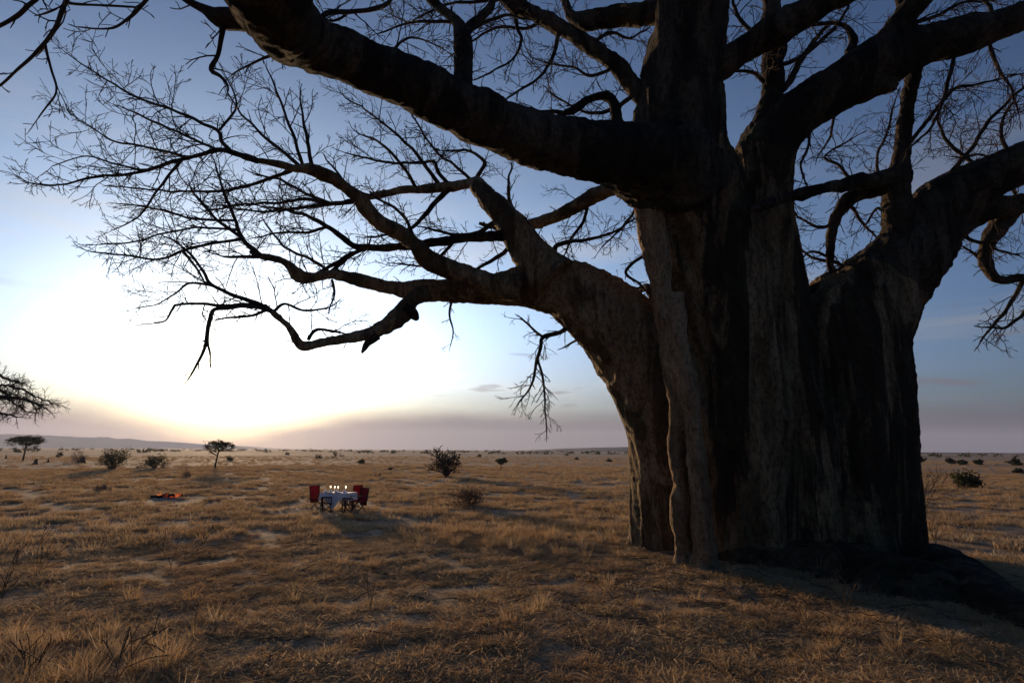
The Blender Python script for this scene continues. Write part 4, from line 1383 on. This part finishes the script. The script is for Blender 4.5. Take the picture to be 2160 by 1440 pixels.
# ------------------------------------------------------------------ dinner table in the plain
M_WOOD = plain('dark_wood', (0.035, 0.022, 0.015), 0.55, 0.3, 20)
M_RED = plain('red_canvas', (0.36, 0.012, 0.022), 0.85, 0.2, 14)
M_CLOTH = plain('white_cloth', (0.86, 0.86, 0.88), 0.9, 0.03, 8)
M_WAX = plain('candle_wax', (0.85, 0.80, 0.70), 0.5, 0.03, 8)
M_CHINA = plain('white_china', (0.80, 0.80, 0.80), 0.25, 0.02, 8)
M_ASH = plain('ash', (0.36, 0.31, 0.28), 0.95, 0.4, 9)
M_CHAR = plain('charred_wood', (0.018, 0.014, 0.012), 0.9, 0.5, 12)


def emis(name, c, s):
    m = bpy.data.materials.new(name)
    m.use_nodes = True
    t = m.node_tree
    t.nodes.clear()
    e = t.nodes.new('ShaderNodeEmission')
    e.inputs[0].default_value = (*c, 1)
    e.inputs[1].default_value = s
    t.links.new(e.outputs[0], t.nodes.new('ShaderNodeOutputMaterial').inputs[0])
    return m


M_FLAME = emis('candle_flame', (1.0, 0.78, 0.48), 18.0)
M_FIRE = emis('fire_flame', (1.0, 0.26, 0.08), 0.5)
M_EMBER = emis('fire_ember', (1.0, 0.10, 0.02), 0.7)
mg, kg, bgl = material('lamp_glass')
bgl.inputs['Transmission Weight'].default_value = 1.0
bgl.inputs['Roughness'].default_value = 0.25
bgl.inputs['Base Color'].default_value = (0.95, 0.95, 0.95, 1)

tb = on_ground(712, 1077)
TYAW = rad(-14)
table = empty('dining_table', tb, 'small dining table draped with a long white cloth', 'table', None, TYAW)
LX, LY, HT = 0.60, 0.40, 0.74
b = MB()
b.box((0, 0, HT - 0.02), (2 * LX, 2 * LY, 0.03))
b.build('tabletop', M_WOOD, table, smooth=False)
for sx in (-1, 1):
    for sy in (-1, 1):
        b = MB()
        b.bar((sx * 0.5, sy * 0.3, 0), (sx * 0.56, sy * 0.34, HT - 0.035), 0.05, 0.05)
        b.build('leg', M_WOOD, table, smooth=False)
# cloth: top, short fall with folds, a long runner hanging at the middle
U = np.linspace(0, 1, 121)
per = []
for u in U[:-1]:
    s_ = u * 4
    if s_ < 1:
        per.append((-LX + 2 * LX * s_, -LY))
    elif s_ < 2:
        per.append((LX, -LY + 2 * LY * (s_ - 1)))
    elif s_ < 3:
        per.append((LX - 2 * LX * (s_ - 2), LY))
    else:
        per.append((-LX, LY - 2 * LY * (s_ - 3)))
per = np.array(per)
nrm = per / np.maximum(np.abs(per[:, :1]) / LX, np.abs(per[:, 1:]) / LY) * 0 + per / np.linalg.norm(per, axis=1, keepdims=True)
V = []
K = len(per)
drops = 0.20 + 0.42 * np.exp(-((np.abs(per[:, 0]) - 0.0) / 0.22) ** 2) + 0.10 * np.exp(-((np.abs(per[:, 0]) - LX) / 0.08) ** 2)
for lv_ in range(7):
    t = lv_ / 6
    fold = 0.018 * np.sin(np.arange(K) * 1.05 + 0.4) * t + 0.012 * np.sin(np.arange(K) * 2.3) * t
    V.append(np.column_stack([per * 1.012 + nrm * (0.008 + fold[:, None] + 0.03 * t), HT + 0.004 - drops * t]))
V = np.concatenate(V + [np.array([[0, 0, HT + 0.006]])])
q, a = np.meshgrid(np.arange(6), np.arange(K), indexing='ij')
Q = np.stack([q * K + a, q * K + (a + 1) % K, (q + 1) * K + (a + 1) % K, (q + 1) * K + a], -1).reshape(-1, 4)
T = np.stack([np.full(K, 7 * K), np.arange(K), (np.arange(K) + 1) % K], 1)
b = MB()
b.add(V, Q, T)
o = b.build('tablecloth', M_CLOTH)
o.location = tb
o.rotation_euler = (0, 0, TYAW)
tag(o, 'white cloth with a long middle fall over the dining table', 'tablecloth')


def on_table(x, y, z=0.0):
    c, s = math.cos(TYAW), math.sin(TYAW)
    return (tb[0] + c * x - s * y, tb[1] + s * x + c * y, tb[2] + HT + 0.007 + z)


def candle_lamp(x, y, label):
    r_ = empty('candle_lamp', on_table(x, y), label, 'candle', 'lit candles on the table')
    b = MB()
    b.lathe((0, 0, 0), [(0.0, 0.0), (0.06, 0.0), (0.062, 0.012), (0.02, 0.02), (0.016, 0.05), (0.04, 0.06), (0.04, 0.068), (0.0, 0.068)], 12)
    b.build('base', M_CHINA, r_)
    b = MB()
    b.lathe((0, 0, 0), [(0.022, 0.068), (0.022, 0.17), (0.018, 0.175), (0.0, 0.172)], 10)
    b.build('candle', M_WAX, r_)
    b = MB()
    b.lathe((0, 0, 0), [(0.002, 0.176), (0.011, 0.192), (0.013, 0.205), (0.008, 0.225), (0.001, 0.25)], 8)
    b.build('flame', M_FLAME, r_)


for x, y, lb in ((-0.42, 0.05, 'lit candle nearest the left end chair'), (-0.18, -0.02, 'lit candle second from the left on the table'),
                 (-0.01, -0.04, 'lit candle third from the left, above the cloth fall'), (0.30, 0.02, 'lit candle furthest right on the table')):
    candle_lamp(x, y, lb)


def napkin(x, y, label):
    b = MB()
    b.lathe((0, 0, 0), [(0.055, 0.0), (0.06, 0.03), (0.045, 0.08), (0.02, 0.12), (0.004, 0.14)], 9)
    V = b.V[0]
    V[:, :2] *= (1 + 0.25 * np.sin(np.arange(len(V)) * 2.1))[:, None]
    o = b.build('napkin', M_CLOTH)
    o.location = on_table(x, y)
    tag(o, label, 'napkin', 'folded napkins on the table')


for x, y, lb in ((-0.50, -0.20, 'folded white napkin at the left corner of the table'), (-0.22, -0.26, 'folded white napkin before the second candle'),
                 (0.02, -0.26, 'folded white napkin before the third candle'), (0.36, -0.2, 'folded white napkin at the right of the table')):
    napkin(x, y, lb)


def plate(x, y, label):
    b = MB()
    b.lathe((0, 0, 0), [(0.0, 0.004), (0.07, 0.004), (0.12, 0.016), (0.122, 0.014), (0.07, 0.0), (0.0, 0.0)], 18)
    o = b.build('plate', M_CHINA)
    o.location = on_table(x, y)
    tag(o, label, 'plate', 'plates set on the table')


for x, y, lb in ((-0.36, -0.27, 'white plate in front of the left slatted chair'), (0.18, -0.28, 'white plate in front of the right slatted chair')):
    plate(x, y, lb)


def director_chair(px, py, yaw, label, group='red canvas folding chairs at the table'):
    r_ = empty('folding_chair', on_ground(px, py), label, 'chair', group, yaw)
    W2, D2 = 0.235, 0.20           # faces local -Y... the back stands at +Y
    for sx in (-1, 1):
        b = MB()
        b.bar((sx * W2, D2, 0.36), (sx * W2 * 1.02, D2 + 0.09, 0.95), 0.035, 0.025)
        b.build('back_post', M_WOOD, r_, smooth=False)
        b = MB()
        b.bar((sx * W2, D2 + 0.03, 0.64), (sx * W2, -D2 - 0.04, 0.65), 0.055, 0.022)
        b.build('armrest', M_WOOD, r_, smooth=False)
        b = MB()
        b.bar((sx * W2, -D2, 0.40), (sx * W2, -D2, 0.64), 0.03, 0.03)
        b.build('arm_post', M_WOOD, r_, smooth=False)
        b = MB()
        b.bar((sx * W2, -D2 - 0.02, 0.42), (sx * W2, D2 + 0.02, 0.42), 0.035, 0.03)
        b.build('seat_rail', M_WOOD, r_, smooth=False)
        b = MB()
        b.bar((sx * W2, -D2 - 0.02, 0.015), (sx * W2, D2 + 0.02, 0.015), 0.035, 0.03)
        b.build('foot_rail', M_WOOD, r_, smooth=False)
        for fy in (-D2, D2):
            b = MB()
            b.bar((sx * W2, fy + 0.018 * sx, 0.0), (-sx * W2, fy + 0.018 * sx, 0.42), 0.035, 0.02)
            b.build('leg', M_WOOD, r_, smooth=False)
    b = MB()
    n = 7
    V = []
    for a in range(n):
        z = 0.46 + 0.49 * a / (n - 1)
        for q in range(7):
            x = -W2 * 1.04 + 2 * W2 * 1.04 * q / 6
            V.append((x, D2 + 0.02 + 0.08 * (z - 0.4) / 0.55 + 0.03 * (1 - (q / 3 - 1) ** 2), z))
    V = np.array(V)
    V2 = V + np.array([0, 0.018, 0])
    a, q = np.meshgrid(np.arange(n - 1), np.arange(6), indexing='ij')
    Q = np.stack([a * 7 + q, a * 7 + q + 1, (a + 1) * 7 + q + 1, (a + 1) * 7 + q], -1).reshape(-1, 4)
    b.add(V, Q)
    b.add(V2, Q[:, ::-1])
    b.build('backrest', M_RED, r_)
    b = MB()
    b.box((0, 0, 0.425), (2 * W2 - 0.02, 2 * D2 + 0.02, 0.025))
    b.box((0, D2 + 0.045, 0.37), (2 * W2 - 0.06, 0.015, 0.20))
    b.build('seat', M_RED, r_, smooth=False)
    return r_


def slat_chair(px, py, yaw, label):
    r_ = empty('slatted_chair', on_ground(px, py), label, 'chair', 'slatted wooden chairs before the table', yaw)
    W2, D2 = 0.20, 0.19
    for sx in (-1, 1):
        b = MB()
        b.bar((sx * W2, D2 + 0.04, 0.0), (sx * W2, D2, 0.62), 0.035, 0.03)
        b.build('back_post', M_WOOD, r_, smooth=False)
        for fy in (-D2, D2 - 0.04):
            b = MB()
            b.bar((sx * W2 * 0.9, fy + 0.016 * sx, 0.0), (-sx * W2 * 0.9, fy + 0.016 * sx, 0.34), 0.03, 0.022)
            b.build('leg', M_WOOD, r_, smooth=False)
    b = MB()
    b.box((0, D2, 0.60), (2 * W2, 0.028, 0.05))
    b.build('top_rail', M_WOOD, r_, smooth=False)
    b = MB()
    b.box((0, 0, 0.35), (2 * W2 - 0.04, 2 * D2 - 0.03, 0.03))
    b.build('seat', M_WOOD, r_, smooth=False)
    for q in range(5):
        x = -W2 + 2 * W2 * (q + 1) / 6
        b = MB()
        b.bar((x, D2 + 0.01, 0.365), (x, D2 + 0.002, 0.575), 0.03, 0.016)
        b.build('slat', M_WOOD, r_, smooth=False)
    return r_


# back of a chair looks along local +Y; yaw turns it
director_chair(670, 1074, rad(58), 'red canvas folding chair at the left end of the table')
director_chair(744, 1069, rad(235), 'red canvas folding chair partly hidden behind the table corner')
director_chair(755, 1081, rad(-38), 'red canvas folding chair at the right end, nearest the viewer')
slat_chair(690, 1080, rad(182), 'dark slatted chair before the left half of the table')
slat_chair(736, 1083, rad(172), 'dark slatted chair before the right half of the table')

# ------------------------------------------------------------------ campfire
fp = on_ground(352, 1050)
fire = empty('campfire', fp, 'small smouldering campfire with orange flames on bare ground', 'campfire')
b = MB()
b.lathe((0, 0, 0), [(0.75, -0.03), (0.6, 0.02), (0.35, 0.04), (0.0, 0.05)], 18)
V = b.V[0]
V[:, :2] *= (1 + 0.35 * (vnoise(V * 3.1, 81) - 0.5))[:, None]
b.build('ash_bed', M_ASH, fire)
for a, l, z in ((0.2, 1.5, .09), (1.1, 1.0, .11), (-0.5, 1.2, .13), (2.3, 0.9, .16), (0.0, 1.2, .06)):
    b = MB()
    d = np.array([math.cos(a), math.sin(a), 0.06])
    P = np.array([-d * l / 2 + [0, 0, z], [0, 0.04, z + 0.02], d * l / 2 + [0, 0, z]])
    P = resample(P, 0.12)
    b.tube(P + rng.normal(0, 0.012, P.shape), np.linspace(0.075, 0.055, len(P)), 7)
    b.build('log', M_CHAR, fire)
for x, h, w_ in ((-0.42, 0.14, 0.07), (-0.30, 0.18, 0.08), (-0.20, 0.10, 0.05), (0.08, 0.17, 0.06), (0.16, 0.13, 0.05), (0.50, 0.10, 0.05), (0.60, 0.17, 0.05)):
    b = MB()
    P = np.array([[x, -0.08, 0.08], [x + 0.02, -0.08, 0.08 + h * 0.35], [x - 0.03, -0.07, 0.08 + h * 0.7], [x + 0.02, -0.07, 0.08 + h]])
    P = resample(P, 0.04)
    t = np.linspace(0, 1, len(P))
    b.tube(P, w_ * (0.5 + 1.2 * t) * (1 - t) ** 0.9 + 0.003, 7)
    b.build('flame', M_FIRE, fire)
b = MB()
leaves(b, np.array([[-0.3, -0.1, .1], [0, -0.1, .12], [0.35, -0.1, .1], [0.5, -.05, .12]]), 70, 0.09, 0.045, 0.4)
b.build('embers', M_EMBER, fire, smooth=False)['kind'] = 'stuff'

# ------------------------------------------------------------------ haze
hz = MB()
hz.box((0, 0, 121.0), (2 * 7900, 2 * 7900, 250))
mh = bpy.data.materials.new('haze_air')
mh.use_nodes = True
th_ = mh.node_tree
th_.nodes.clear()
pv = th_.nodes.new('ShaderNodeVolumePrincipled')
pv.inputs['Color'].default_value = (0.64, 0.74, 1.0, 1)
pv.inputs['Density'].default_value = 0.00010
pv.inputs['Anisotropy'].default_value = 0.3
th_.links.new(pv.outputs[0], th_.nodes.new('ShaderNodeOutputMaterial').inputs['Volume'])
tag(hz.build('haze', mh, None, smooth=False), 'thin evening haze over the plain', 'haze', None, 'stuff')
